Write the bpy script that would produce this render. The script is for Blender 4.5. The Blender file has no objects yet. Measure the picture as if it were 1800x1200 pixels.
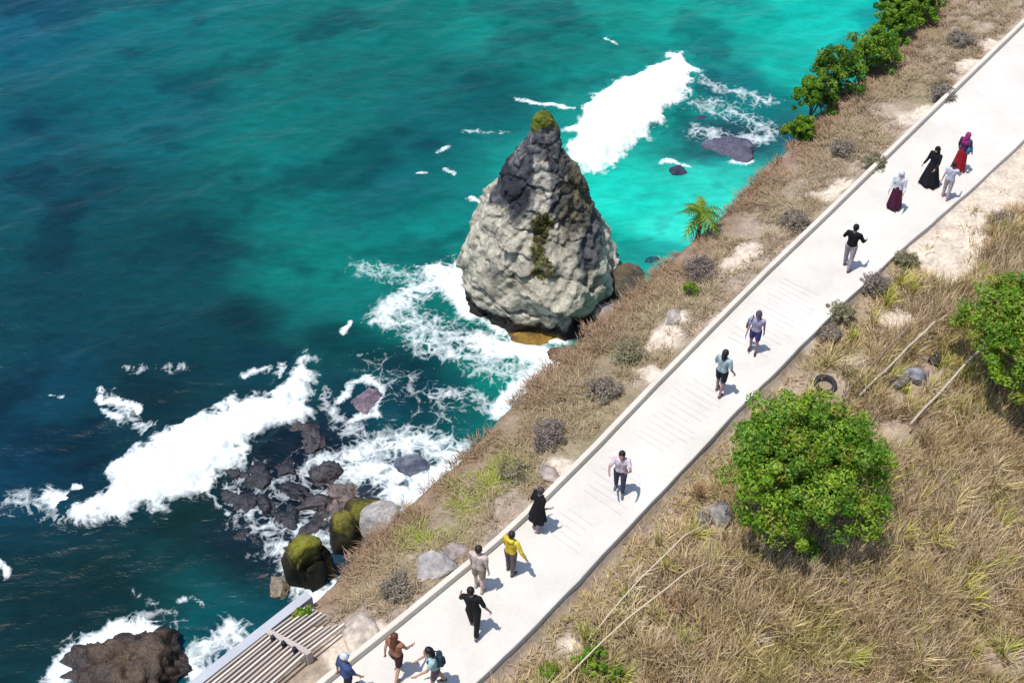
import bpy, math, random
import numpy as np
from mathutils import Vector, Matrix

# ------------------------------------------------------------------ camera, sky, sun, exposure
SC = bpy.context.scene
COL = SC.collection
PITCH = math.radians(45.0); FPX = 2300.0; HC = 25.5; SEA = -62.5
cd = bpy.data.cameras.new('camera'); cam = bpy.data.objects.new('camera', cd); COL.objects.link(cam)
cam.location = (0, 0, HC); cam.rotation_euler = (math.pi/2 - PITCH, 0, 0)
cd.sensor_width = 36; cd.lens = 36*FPX/1800; cd.clip_start = 0.1; cd.clip_end = 9000
SC.camera = cam
SUN_EL = math.radians(74); SUN_AZ = math.atan2(-0.42, -0.85)      # direction towards the sun, on the ground plane
w = bpy.data.worlds.new('World'); SC.world = w; w.use_nodes = True
nt = w.node_tree; bg = nt.nodes['Background']; sky = nt.nodes.new('ShaderNodeTexSky')
sky.sky_type = 'NISHITA'; sky.sun_disc = False; sky.sun_elevation = SUN_EL
sky.sun_rotation = math.pi/2 - SUN_AZ; sky.air_density = 1.0; sky.dust_density = 0.6
nt.links.new(sky.outputs[0], bg.inputs[0]); bg.inputs[1].default_value = 0.15
sd = bpy.data.lights.new('sun', 'SUN'); sd.energy = 4.1; sd.angle = math.radians(0.6); sd.color = (1, 0.965, 0.91)
so = bpy.data.objects.new('sun', sd); COL.objects.link(so)
to_sun = Vector((math.cos(SUN_AZ)*math.cos(SUN_EL), math.sin(SUN_AZ)*math.cos(SUN_EL), math.sin(SUN_EL)))
so.rotation_euler = to_sun.to_track_quat('Z', 'Y').to_euler(); so.location = (-30, -20, 80)
SC.view_settings.view_transform = 'Standard'; SC.view_settings.look = 'None'
SC.view_settings.exposure = 0.36; SC.view_settings.gamma = 1.0
SC.render.engine = 'CYCLES'

# ------------------------------------------------------------------ helpers
rng = np.random.default_rng(7); random.seed(7)
CT, ST = math.cos(PITCH), math.sin(PITCH)
def px(x, y, z=0.0):
    u, v = (x-900)/FPX, (y-600)/FPX
    D = (HC-z)/(ST + v*CT)
    return np.array([u*D, D*(CT - v*ST), z])
def pxa(pts, z=0.0): return np.array([px(x, y, z) for x, y in pts])
def lin(r, g, b, k=1.55):
    c = np.array([r, g, b])/255.0
    c = np.where(c <= .04045, c/12.92, ((c+.055)/1.055)**2.4)
    return c/k
def hsh(ix, iy, iz, seed):
    h = (ix.astype(np.int64)*374761393 + iy.astype(np.int64)*668265263 + iz.astype(np.int64)*1274126177 + seed*974711) & 0xffffffff
    h = ((h ^ (h >> 13))*1103515245) & 0xffffffff
    h = ((h ^ (h >> 16))*2654435761) & 0xffffffff
    return ((h ^ (h >> 15)) & 0xffffff)/float(0xffffff)
def vnoise(P, seed=0):
    F = np.floor(P); f = P-F; f = f*f*(3-2*f); i = F.astype(np.int64)
    r = 0
    for dx in (0, 1):
        wx = f[:, 0] if dx else 1-f[:, 0]
        for dy in (0, 1):
            wy = f[:, 1] if dy else 1-f[:, 1]
            for dz in (0, 1):
                wz = f[:, 2] if dz else 1-f[:, 2]
                r = r + wx*wy*wz*hsh(i[:, 0]+dx, i[:, 1]+dy, i[:, 2]+dz, seed)
    return r
def fbm(P, sc=1.0, oc=4, seed=0, gain=.5):
    P = np.asarray(P, float)
    if P.shape[1] == 2: P = np.c_[P, np.zeros(len(P))]
    s = 0; a = 1; t = 0
    for k in range(oc):
        s = s + a*vnoise(P*sc + 17.3*k, seed+k); t += a; a *= gain; sc *= 2.03
    return s/t
def sstep(a, b, x):
    t = np.clip((x-a)/(b-a), 0, 1); return t*t*(3-2*t)
def mesh_np(name, V, F, cols=None, attrs=None, smooth=True):
    me = bpy.data.meshes.new(name); V = np.asarray(V, np.float32); F = np.asarray(F, np.int32)
    n, k = F.shape
    me.vertices.add(len(V)); me.vertices.foreach_set('co', V.ravel())
    me.loops.add(n*k); me.loops.foreach_set('vertex_index', F.ravel())
    me.polygons.add(n); me.polygons.foreach_set('loop_start', np.arange(0, n*k, k, dtype=np.int32))
    me.polygons.foreach_set('use_smooth', np.full(n, smooth))
    if cols is not None:
        at = me.attributes.new('col', 'FLOAT_COLOR', 'POINT')
        at.data.foreach_set('color', np.c_[cols, np.ones(len(V))].astype(np.float32).ravel())
    for kk, vv in (attrs or {}).items():
        at = me.attributes.new(kk, 'FLOAT', 'POINT'); at.data.foreach_set('value', np.asarray(vv, np.float32))
    me.update(calc_edges=True); me.validate()
    return me
def link(name, me, mat=None, parent=None, loc=None, rotz=0.0):
    o = bpy.data.objects.new(name, me); COL.objects.link(o)
    if mat is not None and me is not None:
        me.materials.clear(); me.materials.append(mat)
    if parent is not None: o.parent = parent
    if loc is not None: o.location = tuple(float(c) for c in loc)
    o.rotation_euler = (0, 0, rotz)
    return o
def tag(o, label=None, cat=None, group=None, kind=None):
    if label: o['label'] = label
    if cat: o['category'] = cat
    if group: o['group'] = group
    if kind: o['kind'] = kind
    return o
def grid_faces(nu, nv, wrap=False):
    i, j = np.meshgrid(np.arange(nu-1), np.arange(nv if wrap else nv-1), indexing='ij')
    j2 = (j+1) % nv
    return np.stack([i*nv+j, (i+1)*nv+j, (i+1)*nv+j2, i*nv+j2], -1).reshape(-1, 4)

# ------------------------------------------------------------------ materials
def mat_base(name):
    m = bpy.data.materials.new(name); m.use_nodes = True
    n = m.node_tree.nodes; return m, n, m.node_tree.links, n['Principled BSDF']
def node(n, t, **kw):
    x = n.new(t)
    for k, v in kw.items(): setattr(x, k, v)
    return x
def noise(n, l, co, sc, det=4, rough=.55, dist=0.0):
    t = n.new('ShaderNodeTexNoise'); t.inputs['Scale'].default_value = sc; t.inputs['Detail'].default_value = det
    t.inputs['Roughness'].default_value = rough; t.inputs['Distortion'].default_value = dist
    l.new(co, t.inputs['Vector']); return t.outputs['Fac']
def vary(n, l, colsock, fac, lo, hi):
    mr = n.new('ShaderNodeMapRange'); l.new(fac, mr.inputs[0]); mr.inputs[1].default_value = .3; mr.inputs[2].default_value = .7
    mr.inputs[3].default_value = lo; mr.inputs[4].default_value = hi
    v = n.new('ShaderNodeVectorMath'); v.operation = 'SCALE'; l.new(colsock, v.inputs[0]); l.new(mr.outputs[0], v.inputs['Scale'])
    return v.outputs[0]
def attr_mat(name, rough=.9, sc=3.0, lo=.8, hi=1.2, bsc=8.0, bst=.4, bdist=.03, sc2=None, spec=.3):
    m, n, l, b = mat_base(name)
    a = n.new('ShaderNodeAttribute'); a.attribute_name = 'col'
    tc = n.new('ShaderNodeTexCoord'); co = tc.outputs['Object']
    c = vary(n, l, a.outputs['Color'], noise(n, l, co, sc, 6), lo, hi)
    if sc2: c = vary(n, l, c, noise(n, l, co, sc2, 3), lo, hi)
    l.new(c, b.inputs['Base Color']); b.inputs['Roughness'].default_value = rough
    b.inputs['Specular IOR Level'].default_value = spec
    if bst > 0:
        bp = n.new('ShaderNodeBump'); bp.inputs['Strength'].default_value = bst; bp.inputs['Distance'].default_value = bdist
        l.new(noise(n, l, co, bsc, 6, .65), bp.inputs['Height']); l.new(bp.outputs[0], b.inputs['Normal'])
    return m
_pm = {}
def plain(name, rgb, rough=.85, sc=14.0, lo=.85, hi=1.12, bst=.25, k=1.55, bdist=.01):
    key = (name, tuple(rgb))
    if key in _pm: return _pm[key]
    m, n, l, b = mat_base(name)
    r = n.new('ShaderNodeRGB'); c = lin(*rgb, k=k); r.outputs[0].default_value = (*[float(q) for q in c], 1)
    co = n.new('ShaderNodeTexCoord').outputs['Object']
    l.new(vary(n, l, r.outputs[0], noise(n, l, co, sc, 4), lo, hi), b.inputs['Base Color'])
    b.inputs['Roughness'].default_value = rough; b.inputs['Specular IOR Level'].default_value = .3
    bp = n.new('ShaderNodeBump'); bp.inputs['Strength'].default_value = bst; bp.inputs['Distance'].default_value = bdist
    l.new(noise(n, l, co, sc*1.7, 4), bp.inputs['Height']); l.new(bp.outputs[0], b.inputs['Normal'])
    _pm[key] = m; return m
def leaf_mat(name, trans=.3, rough=.6):
    m, n, l, b = mat_base(name)
    a = n.new('ShaderNodeAttribute'); a.attribute_name = 'col'
    l.new(a.outputs['Color'], b.inputs['Base Color']); b.inputs['Roughness'].default_value = rough
    b.inputs['Specular IOR Level'].default_value = .25
    tr = n.new('ShaderNodeBsdfTranslucent'); l.new(a.outputs['Color'], tr.inputs['Color'])
    mx = n.new('ShaderNodeMixShader'); mx.inputs[0].default_value = trans
    l.new(b.outputs[0], mx.inputs[1]); l.new(tr.outputs[0], mx.inputs[2])
    l.new(mx.outputs[0], n['Material Output'].inputs['Surface']); return m
M_LEAF = leaf_mat('leaves', .42); M_GRASS = leaf_mat('dry_grass', .2, .8)
M_ROCK = attr_mat('rock', .9, 1.2, .72, 1.25, 2.5, .7, .25, sc2=5.0)
M_WET = attr_mat('wet_rock', .38, 1.6, .6, 1.35, 3.5, .9, .2, sc2=6.0, spec=.5)
M_GROUND = attr_mat('ground', .95, 2.5, .8, 1.2, 14, .5, .05, sc2=9)
M_BARK = plain('bark', (110, 92, 78), bst=.6)

# ------------------------------------------------------------------ sea
def sea_material():
    m, n, l, b = mat_base('sea_water')
    co = n.new('ShaderNodeNewGeometry').outputs['Position']
    a = n.new('ShaderNodeAttribute'); a.attribute_name = 'col'
    fo = n.new('ShaderNodeAttribute'); fo.attribute_name = 'foam'
    mp = n.new('ShaderNodeMapping'); mp.inputs['Rotation'].default_value = (0, 0, math.radians(-32)); mp.inputs['Scale'].default_value = (.42, 1, 1)
    l.new(co, mp.inputs['Vector']); cw = mp.outputs[0]
    c = vary(n, l, a.outputs['Color'], noise(n, l, cw, .85, 7, .62, .6), .8, 1.22)  # fine wave-stretched noise paints sky reflections on the wavelets into the water colour
    c = vary(n, l, c, noise(n, l, cw, .17, 4, .6, .8), .88, 1.14)
    n1 = noise(n, l, co, .9, 8, .68, .9)
    wn = n.new('ShaderNodeTexNoise'); wn.inputs['Scale'].default_value = .55; wn.inputs['Detail'].default_value = 4; l.new(co, wn.inputs['Vector'])
    ad = n.new('ShaderNodeVectorMath'); ad.operation = 'MULTIPLY_ADD'; l.new(wn.outputs['Color'], ad.inputs[0])
    ad.inputs[1].default_value = (2.6, 2.6, 0); l.new(co, ad.inputs[2])
    def lace(scl, gain):
        vo = n.new('ShaderNodeTexVoronoi'); vo.feature = 'DISTANCE_TO_EDGE'; vo.inputs['Scale'].default_value = scl
        l.new(ad.outputs[0], vo.inputs['Vector'])
        mr = n.new('ShaderNodeMapRange'); l.new(vo.outputs['Distance'], mr.inputs[0])
        mr.inputs[1].default_value = 0; mr.inputs[2].default_value = gain; mr.inputs[3].default_value = 1; mr.inputs[4].default_value = 0
        return mr.outputs[0]
    def math_(op, x, y, cl=False):
        q = n.new('ShaderNodeMath'); q.operation = op; q.use_clamp = cl
        for i, s in enumerate((x, y)):
            if isinstance(s, (int, float)): q.inputs[i].default_value = s
            else: l.new(s, q.inputs[i])
        return q.outputs[0]
    L = math_('MAXIMUM', lace(.55, .22), math_('MULTIPLY', lace(1.3, .28), .8))
    v = math_('ADD', math_('MULTIPLY', fo.outputs['Fac'], 2.0), math_('MULTIPLY', L, .75))
    v = math_('ADD', v, math_('MULTIPLY', n1, 1.9))
    v = math_('SUBTRACT', v, 2.22)
    mask = math_('MULTIPLY', v, 1.05, True)
    mx = n.new('ShaderNodeMix'); mx.data_type = 'RGBA'; l.new(mask, mx.inputs[0]); l.new(c, mx.inputs[6]); mx.inputs[7].default_value = (.66, .71, .72, 1)
    fc = n.new('ShaderNodeRGB'); fc.outputs[0].default_value = (.66, .71, .72, 1); l.new(vary(n, l, fc.outputs[0], noise(n, l, co, 1.1, 7, .7, .5), .72, 1.12), mx.inputs[7])
    l.new(mx.outputs[2], b.inputs['Base Color'])
    rr = n.new('ShaderNodeMapRange'); l.new(mask, rr.inputs[0]); rr.inputs[3].default_value = .3; rr.inputs[4].default_value = .8
    l.new(rr.outputs[0], b.inputs['Roughness']); b.inputs['IOR'].default_value = 1.33; b.inputs['Specular IOR Level'].default_value = .16
    h = math_('ADD', math_('MULTIPLY', noise(n, l, cw, .7, 5, .6, .5), 1.0), math_('MULTIPLY', noise(n, l, cw, 2.6, 4, .6, .4), .28))
    h = math_('ADD', h, math_('MULTIPLY', mask, .25))
    bp = n.new('ShaderNodeBump'); bp.inputs['Strength'].default_value = .4; bp.inputs['Distance'].default_value = .45
    l.new(h, bp.inputs['Height']); l.new(bp.outputs[0], b.inputs['Normal'])
    return m
SEACOL = [(50,50,10,110,138),(250,0,5,132,142),(300,200,0,116,130),(500,80,0,132,134),(450,230,0,134,134),(150,330,8,84,104),(50,250,10,104,126),
 (700,60,0,132,132),(900,30,0,155,148),(1000,70,0,142,137),(1200,30,0,180,165),(1400,20,10,200,183),(1480,60,20,208,192),(850,170,0,108,118),
 (750,250,5,110,122),(700,330,0,116,126),(600,200,0,128,130),(770,400,0,152,148),(600,400,0,132,136),(560,440,0,155,148),(300,450,10,84,100),
 (100,500,10,80,100),(450,550,10,62,82),(660,470,0,168,155),(620,540,0,140,140),(300,600,8,74,94),(100,700,10,80,106),(50,850,10,80,112),
 (300,680,5,58,78),(480,640,5,66,90),(560,600,0,100,106),(750,620,0,140,134),(700,680,0,82,98),(800,700,0,110,116),(860,660,0,158,146),
 (1100,330,30,220,198),(1160,380,60,238,218),(1080,400,20,195,174),(1260,330,55,230,208),(1130,480,45,220,196),(1300,165,5,140,146),(1280,100,0,172,162),
 (1350,220,40,105,122),(1180,220,0,165,155),(1260,240,60,100,122),(1380,100,10,192,176),(350,930,5,56,62),(150,1000,5,58,72),(250,1080,5,54,66),
 (50,1100,8,60,76),(350,1060,0,120,128),(430,1060,0,82,102),(430,980,20,42,62),(500,850,28,42,70),(470,930,24,38,62),(620,760,16,58,86),
 (560,800,28,48,76),(700,740,8,90,110),(320,1110,6,118,132),(380,1150,20,120,140),(530,950,50,90,126),(570,900,80,84,100),(200,850,8,66,90),
 (0,-300,10,110,140),(900,-300,0,140,140),(1500,-200,10,190,175),(-300,500,10,85,110),(-300,1200,6,55,85),(300,1500,5,60,85)]
FOAM = [  # stroke of pixels, half width in metres, density
 ([(812,462),(808,500),(826,540)],1.3,1.15),([(770,480),(790,500),(815,520)],1.5,1.1),([(800,478),(740,510),(690,540),(670,560)],1.5,.78),([(690,555),(740,575),(800,590),(850,605)],2.4,.6),
 ([(840,600),(900,612),(960,625),(985,640)],1.6,.98),([(960,620),(950,650),(900,690),(880,715)],1.2,1.0),([(740,600),(830,630),(900,650)],2.0,.6),
 ([(850,560),(900,590),(1000,600)],.6,.85),([(560,820),(620,800),(680,780),(740,770),(790,790)],2.0,.74),([(620,820),(700,830),(760,850),(790,800)],1.8,.86),([(690,865),(730,880),(750,860)],1.4,.95),
 ([(600,700),(615,670),(650,665),(675,690),(660,730),(620,735)],.55,.82),([(560,690),(600,740),(640,760)],1.0,.55),([(660,640),(720,690),(800,730)],2.5,.4),([(760,690),(830,690),(870,710)],1.2,.55),
 ([(430,830),(480,860),(540,850),(600,880)],2.0,.52),([(400,860),(440,900),(470,880)],1.4,.54),([(480,960),(530,980),(560,950),(520,920)],1.6,.62),([(430,900),(500,930),(560,900),(600,860)],2.0,.54),([(545,1040),(575,1050),(590,1030)],.9,1.1),([(500,990),(520,1040),(540,1060)],.9,.75),
 ([(180,690),(185,705),(200,700),(235,710),(250,722)],.35,.95),([(190,720),(205,740)],.4,.85),([(200,700),(240,740),(265,770)],.9,.6),([(85,870),(110,875)],.8,.95),([(130,855),(140,862)],.4,.95),([(20,880),(80,890),(120,910)],1.6,.5),([(95,695),(115,698)],.25,.9),([(0,990),(12,1005)],.4,.95),
 ([(120,925),(150,930)],.4,.85),([(340,1160),(380,1125),(400,1110),(420,1140)],1.3,.75),([(360,1180),(420,1160),(470,1120)],1.2,.62),([(310,1060),(330,1045),(350,1070)],.35,.6),([(230,1040),(280,1080),(320,1100)],.6,.42),
 ([(105,1200),(120,1160),(150,1130),(200,1110),(250,1105),(275,1120)],1.0,1.05),([(300,1165),(325,1180),(345,1200)],.8,1.1),([(130,1180),(150,1160)],1.0,.9),
 ([(915,172),(950,180),(985,186),(1020,190)],.4,.72),([(955,183),(985,187)],.5,.9),([(1255,255),(1268,262)],.5,1.15),([(1285,285),(1310,290),(1320,280)],.5,.85),([(1165,285),(1190,278),(1215,290)],.35,.8),([(1230,235),(1300,250),(1350,240)],1.6,.6),([(1220,140),(1290,170),(1350,180)],1.6,.5),([(1210,180),(1290,200),(1360,230)],2.0,.5),
 ([(735,305),(750,303)],.25,.78),([(785,298),(802,304)],.25,.78),([(825,345),(840,350)],.35,.78),([(600,585),(618,572)],.3,1.1),([(718,465),(730,470)],.25,.78),([(1065,68),(1080,72)],.3,.75),([(770,265),(790,258)],.4,.7),([(820,230),(900,232)],.4,.5),
 ([(640,470),(720,490),(790,470)],1.6,.52),([(430,660),(500,650),(540,640)],.5,.62),([(220,650),(330,650)],.5,.5),([(480,680),(500,640)],.4,.7)]
def dist_poly(P, Q):
    d = np.full(len(P), 1e9)
    for a, b in zip(Q[:-1], Q[1:]):
        ab = b-a; t = np.clip(((P-a)@ab)/(ab@ab+1e-9), 0, 1); d = np.minimum(d, np.hypot(*(P-a-t[:, None]*ab).T))
    return d
def geo(a, b, first, ratio=1.25):
    out = []; s = first; x = a
    while abs(x-a) < b: x += s if first > 0 else s; s *= ratio; out.append(x)
    return out
gx = np.array(sorted(geo(-76, 3500, -.6)) + list(np.arange(-76, 46, .27)) + geo(46, 3500, .6))
gy = np.array(sorted(geo(48, 3500, -.6)) + list(np.arange(48, 172, .27)) + geo(172, 5000, .6))
X, Y = np.meshgrid(gx, gy, indexing='ij'); P2 = np.c_[X.ravel(), Y.ravel()]
cp = np.array([px(c[0], max(c[1], -420), SEA)[:2] for c in SEACOL]); cc = np.array([np.clip(lin(*c[2:], k=2.0+.55*float(sstep(205, 160, np.array(c[3]))))*[1, .98, .96]-[.002, .004, .010], .0015, 1) for c in SEACOL])
wp = P2 + (np.c_[fbm(P2, .12, 3, 3), fbm(P2, .12, 3, 9)]-.5)*9
num = np.zeros((len(P2), 3)); den = np.zeros(len(P2))
for c, k in zip(cp, cc):
    ww = 1/(((wp-c)**2).sum(1)+6.0)**1.6; num += ww[:, None]*k; den += ww
seac = num/den[:, None]
pt = sstep(.52, .68, fbm(P2*[.8, 1], .16, 5, 15)); seac = seac*(1-(pt*.38)[:, None]*[1, 1, .8])
pt2 = sstep(.55, .7, fbm(P2, .5, 4, 19))*sstep(.25, .5, seac[:, 1]); seac = seac*(1-pt2[:, None]*[.1, .42, .34])
foam = np.zeros(len(P2))
inner = (P2[:, 0] > -76) & (P2[:, 0] < 46) & (P2[:, 1] > 48) & (P2[:, 1] < 172); idx = np.where(inner)[0]; PI_ = P2[idx]
PW = PI_ + (np.c_[fbm(PI_, .6, 3, 33), fbm(PI_, .6, 3, 39)]-.5)*1.6
for pts, r, dns in FOAM:
    Q = pxa(pts, SEA)[:, :2]; lo = Q.min(0)-3*r-2; hi = Q.max(0)+3*r+2
    s = np.where(((PW > lo) & (PW < hi)).all(1))[0]
    d = dist_poly(PW[s], Q); foam[idx[s]] = np.maximum(foam[idx[s]], dns*np.exp(-(d/(r*1.15))**2*.8))
ca, sa = math.cos(math.radians(-32)), math.sin(math.radians(-32))
R2 = np.c_[(P2[:, 0]*ca-P2[:, 1]*sa)*.45, P2[:, 0]*sa+P2[:, 1]*ca]
sz = (fbm(R2, .28, 4, 51)-.5)*.75 + (fbm(R2, .07, 2, 61)-.5)*1.0
sz = np.where(inner, sz, sz*.3)
me = mesh_np('sea', np.c_[P2, SEA+sz], grid_faces(len(gx), len(gy)), seac, {'foam': foam})
M_SEA = sea_material()
tag(link('sea', me, M_SEA), 'turquoise to deep teal sea with foam and reef patches', kind='structure')

# breaking waves: lumpy white water heaped on the sea
def inside(P, Q):
    c = np.zeros(len(P), bool); j = len(Q)-1
    for i in range(len(Q)):
        a, b2 = Q[i], Q[j]
        cond = ((a[1] > P[:, 1]) != (b2[1] > P[:, 1])) & (P[:, 0] < (b2[0]-a[0])*(P[:, 1]-a[1])/(b2[1]-a[1]+1e-12)+a[0])
        c ^= cond; j = i
    return c
def breaker(poly, label, seed):
    Q = pxa(poly, SEA)[:, :2]; lo = Q.min(0)-1.5; hi = Q.max(0)+1.5; st = .13
    xs = np.arange(lo[0], hi[0], st); ys = np.arange(lo[1], hi[1], st)
    XX, YY = np.meshgrid(xs, ys, indexing='ij'); P = np.c_[XX.ravel(), YY.ravel()]
    Pw = P + (np.c_[fbm(P, .9, 4, seed), fbm(P, .9, 4, seed+5)]-.5)*2.4
    d = dist_poly(Pw, np.r_[Q, Q[:1]]); d = np.where(inside(Pw, Q), d, -d)
    Rr = np.c_[(P[:, 0]*ca-P[:, 1]*sa)*.45, P[:, 0]*sa+P[:, 1]*ca]
    base = (fbm(Rr, .28, 4, 51)-.5)*.75 + (fbm(Rr, .07, 2, 61)-.5)*1.0
    z = SEA + base + .03 + np.clip(d+.4, 0, 2.0)*.34 + (fbm(P, .9, 5, seed+2)-.45)*.75*np.clip(d+.2, 0, 1.0) + np.clip(d+.9, -.5, 0)*.5
    keep = (d > -1.2).reshape(XX.shape); F = grid_faces(len(xs), len(ys))
    ok = keep.ravel()[F].all(1); F = F[ok]; u, inv = np.unique(F, return_inverse=True)
    V = np.c_[P, z][u]; org = np.array([*Q.mean(0), SEA]); wp_ = P[u]
    ww = 1/(((wp_[:, None]-cp[None])**2).sum(2)+6.0)**1.6; sc_ = (ww@cc)/ww.sum(1)[:, None]
    fo_ = np.clip(.62+d[u]*.62, 0, 1.25) - .30*sstep(.55, .72, fbm(P[u]*[1, 1], .45, 4, seed+8))*sstep(2.2, .2, d[u])
    tag(link('breaking_wave', mesh_np('breaking_wave', V-org, inv.reshape(F.shape), sc_, {'foam': fo_}), M_SEA, loc=org), label, 'wave', 'waves breaking white')
breaker([(115,890),(180,870),(200,850),(180,830),(230,805),(260,770),(300,755),(350,735),(420,705),(480,690),(510,670),(530,640),(538,622),(548,670),(535,700),(545,738),(510,742),(470,760),(430,790),(410,820),(375,840),(388,905),(368,890),(362,862),(310,875),(280,897),(250,885),(215,912),(120,915)],
        'long white breaking wave on dark water beside the dark reef rocks', 101)
breaker([(1190,88),(1222,125),(1205,170),(1180,190),(1160,220),(1140,235),(1100,265),(1060,298),(1030,300),(1005,280),(1000,255),(1015,240),(1000,225),(1020,205),(1025,190),(1040,170),(1070,150),(1130,125),(1170,105)],
        'broad white breaking wave behind the tall rock stack', 131)

# ------------------------------------------------------------------ land, in coordinates a (along the path) and b (to its right)
KERB = pxa([(575,1202),(620,1166),(700,1102),(790,1028),(870,963),(960,880),(1050,790),(1150,685),(1250,583),(1350,482),(1450,386),(1550,288),(1650,190),(1800,45)])
RIGHT = pxa([(835,1202),(905,1135),(1000,1037),(1100,930),(1223,800),(1280,737),(1357,660),(1423,592),(1483,532),(1567,454),(1643,388),(1713,328),(1783,262)])
ZE = -0.9
EDGE = pxa([(250,1260),(340,1200),(430,1145),(525,1083),(545,1062),(600,1008),(700,908),(800,815),(870,740),(960,655),(1040,582),(1100,525),(1200,440),(1300,350),(1400,250),(1460,188),(1560,92),(1640,5)], ZE)
O2 = KERB[0, :2]; dd = KERB[-1, :2]-O2; dd /= np.hypot(*dd); nn = np.array([dd[1], -dd[0]])
def ab(P): Q = np.asarray(P)[..., :2]-O2; return Q@dd, Q@nn
def xy(a, b): return O2 + np.multiply.outer(a, dd) + np.multiply.outer(b, nn)
def pl(P):
    a, b = ab(P); o = np.argsort(a); a, b = a[o], b[o]
    return np.r_[a[0]-60, a, a[-1]+80], np.r_[b[0], b, b[-1]]
kA, kB = pl(KERB); rA, rB = pl(RIGHT); eA, eB = pl(EDGE)
fK = lambda a: np.interp(a, kA, kB); fR = lambda a: np.interp(a, rA, rB); fE = lambda a: np.interp(a, eA, eB)
aST = ab(px(545, 1075, ZE))[0]            # the steps lie before this
def zg(a, b):
    a = np.atleast_1d(np.asarray(a, float)); b = np.atleast_1d(np.asarray(b, float))
    P = xy2(a, b); K, R, E = fK(a), fR(a), fE(a)
    nz = (fbm(P, .9, 4, 71)-.5)*.42 + (fbm(P, 3.2, 3, 75)-.5)*.16
    q = b-R; right = -.17 - .03*np.clip(q, 0, 60) + nz*np.clip(.15+q/2, .15, 1.3) - .22*sstep(0, .12, q)*(1-.7*sstep(17, 21, a))
    t = np.clip((K-b)/(K-E), 0, 1.3); st = 1-.85*sstep(aST+.5, aST-.1, a)
    strip = ZE*t**1.25 + (nz*1.2*st - .10)*sstep(0, .15, t) - .03
    return np.where(b >= R, right, np.where(b >= K, -.14, strip))
def xy2(a, b): return O2 + a[:, None]*dd + b[:, None]*nn
SAND_R = pxa([(1605,432),(1720,322),(1790,262),(1900,180),(1900,270),(1800,345),(1725,370),(1712,440),(1680,490),(1640,475)], -.25)[:, :2]
SANDS = [(1290,455,.55),(1320,430,.45),(1455,345,.6),(1480,325,.5),(1605,212,.55),(1630,200,.4),(1700,120,.55),(1740,85,.5),(1170,590,.6),(1140,660,.4),(1200,560,.35),(640,1130,.75),(600,1140,.6),(850,985,.3),(1410,600,.35),(980,830,.4),(1000,1130,.35),(1580,560,.6),(1660,400,.6)]
def ground_col(P, a, b):
    K, R, E = fK(a), fR(a), fE(a); n1 = fbm(P, 1.6, 4, 81); n2 = fbm(P, .5, 3, 85); n3 = fbm(P, 5, 3, 88)
    c = lin(168, 148, 130)*(1-n1[:, None]) + lin(196, 178, 160)*n1[:, None]
    t = (K-b)/(K-E)
    red = sstep(.5, .95, t+(n1-.5)*.5)*(b < K); c = c*(1-red[:, None]) + lin(158, 132, 112)*red[:, None]
    rt = (b > R); c = np.where(rt[:, None], c*.75 + lin(165, 142, 110)*.25, c)
    olive = sstep(.45, .7, n2)*.6; c = c*(1-olive[:, None]) + lin(140, 128, 88)*olive[:, None]
    s = np.zeros(len(P))
    for x, y, rad in SANDS:
        d = np.hypot(*(P - px(x, y, -.3)[:2]).T); s = np.maximum(s, np.exp(-(d/rad)**2))
    dn = dist_poly(P, np.r_[SAND_R, SAND_R[:1]]); s = np.maximum(s, np.where(inside(P, SAND_R), 1, np.exp(-(dn/.4)**2)))
    s = np.maximum(s, .55*np.exp(-((K-b)/.3)**2)*(b < K))
    s = sstep(.3, .62, s + (n1-.5)*.9 + (n3-.5)*.3)
    c = c*(1-s[:, None]) + (lin(238, 222, 204)*.6+lin(215, 195, 172)*.4)*s[:, None]
    return c, s
aS = np.r_[np.arange(-45, -3, .8), np.arange(-3, 40, .13), np.arange(40, 75, .8)]
NS = 36; depth = np.r_[np.linspace(.25, 4, 12), np.linspace(5, 68, 44)]
bR_ = np.r_[0, .06, np.arange(.2, 16, .15), np.arange(16, 30, .6), np.arange(30, 90, 3)]
V = []; C = []
for a in aS:
    K, R, E = float(fK(a)), float(fR(a)), float(fE(a)); al = np.full(len(depth), a)
    out = depth*.16 + .25*np.sqrt(depth)
    pc = np.c_[xy2(al, E-out), ZE-depth]
    wob = (fbm(pc, .12, 4, 91)-.5)*7*np.clip(depth/10, 0, 1) + (fbm(pc*[1, 1, 3], .5, 4, 95)-.5)*1.6*np.clip(depth/3, .15, 1)
    pc = np.c_[xy2(al, E-out-wob-1.0*np.clip(depth/20, 0, 1)), ZE - depth + float(zg(a, E+.001)[0]-ZE)]
    n1 = fbm(pc*[1, 1, 4], .35, 4, 97)[:, None]
    cc_ = lin(120, 108, 96)*(1-n1) + lin(190, 178, 160)*n1; f = np.exp(-depth/1.2)[:, None]; cc_ = cc_*(1-f) + lin(122, 100, 80)*f
    bs = np.r_[np.linspace(E, K, NS), K+.05, R-.05, R+bR_]
    aa = np.full(len(bs), a); zz = zg(aa, bs); zz[NS-1] = -.14; Pq = xy2(aa, bs)
    gc, _ = ground_col(Pq, aa, bs)
    V.append(np.r_[pc[::-1], np.c_[Pq, zz]]); C.append(np.r_[cc_[::-1], gc])
nv = len(V[0]); V = np.concatenate(V); C = np.concatenate(C)
tag(link('ground', mesh_np('ground', V, grid_faces(len(aS), nv)[:, ::-1], C), M_GROUND), 'dry sandy clifftop ground with scrub and steep cliff face', kind='structure')

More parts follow.
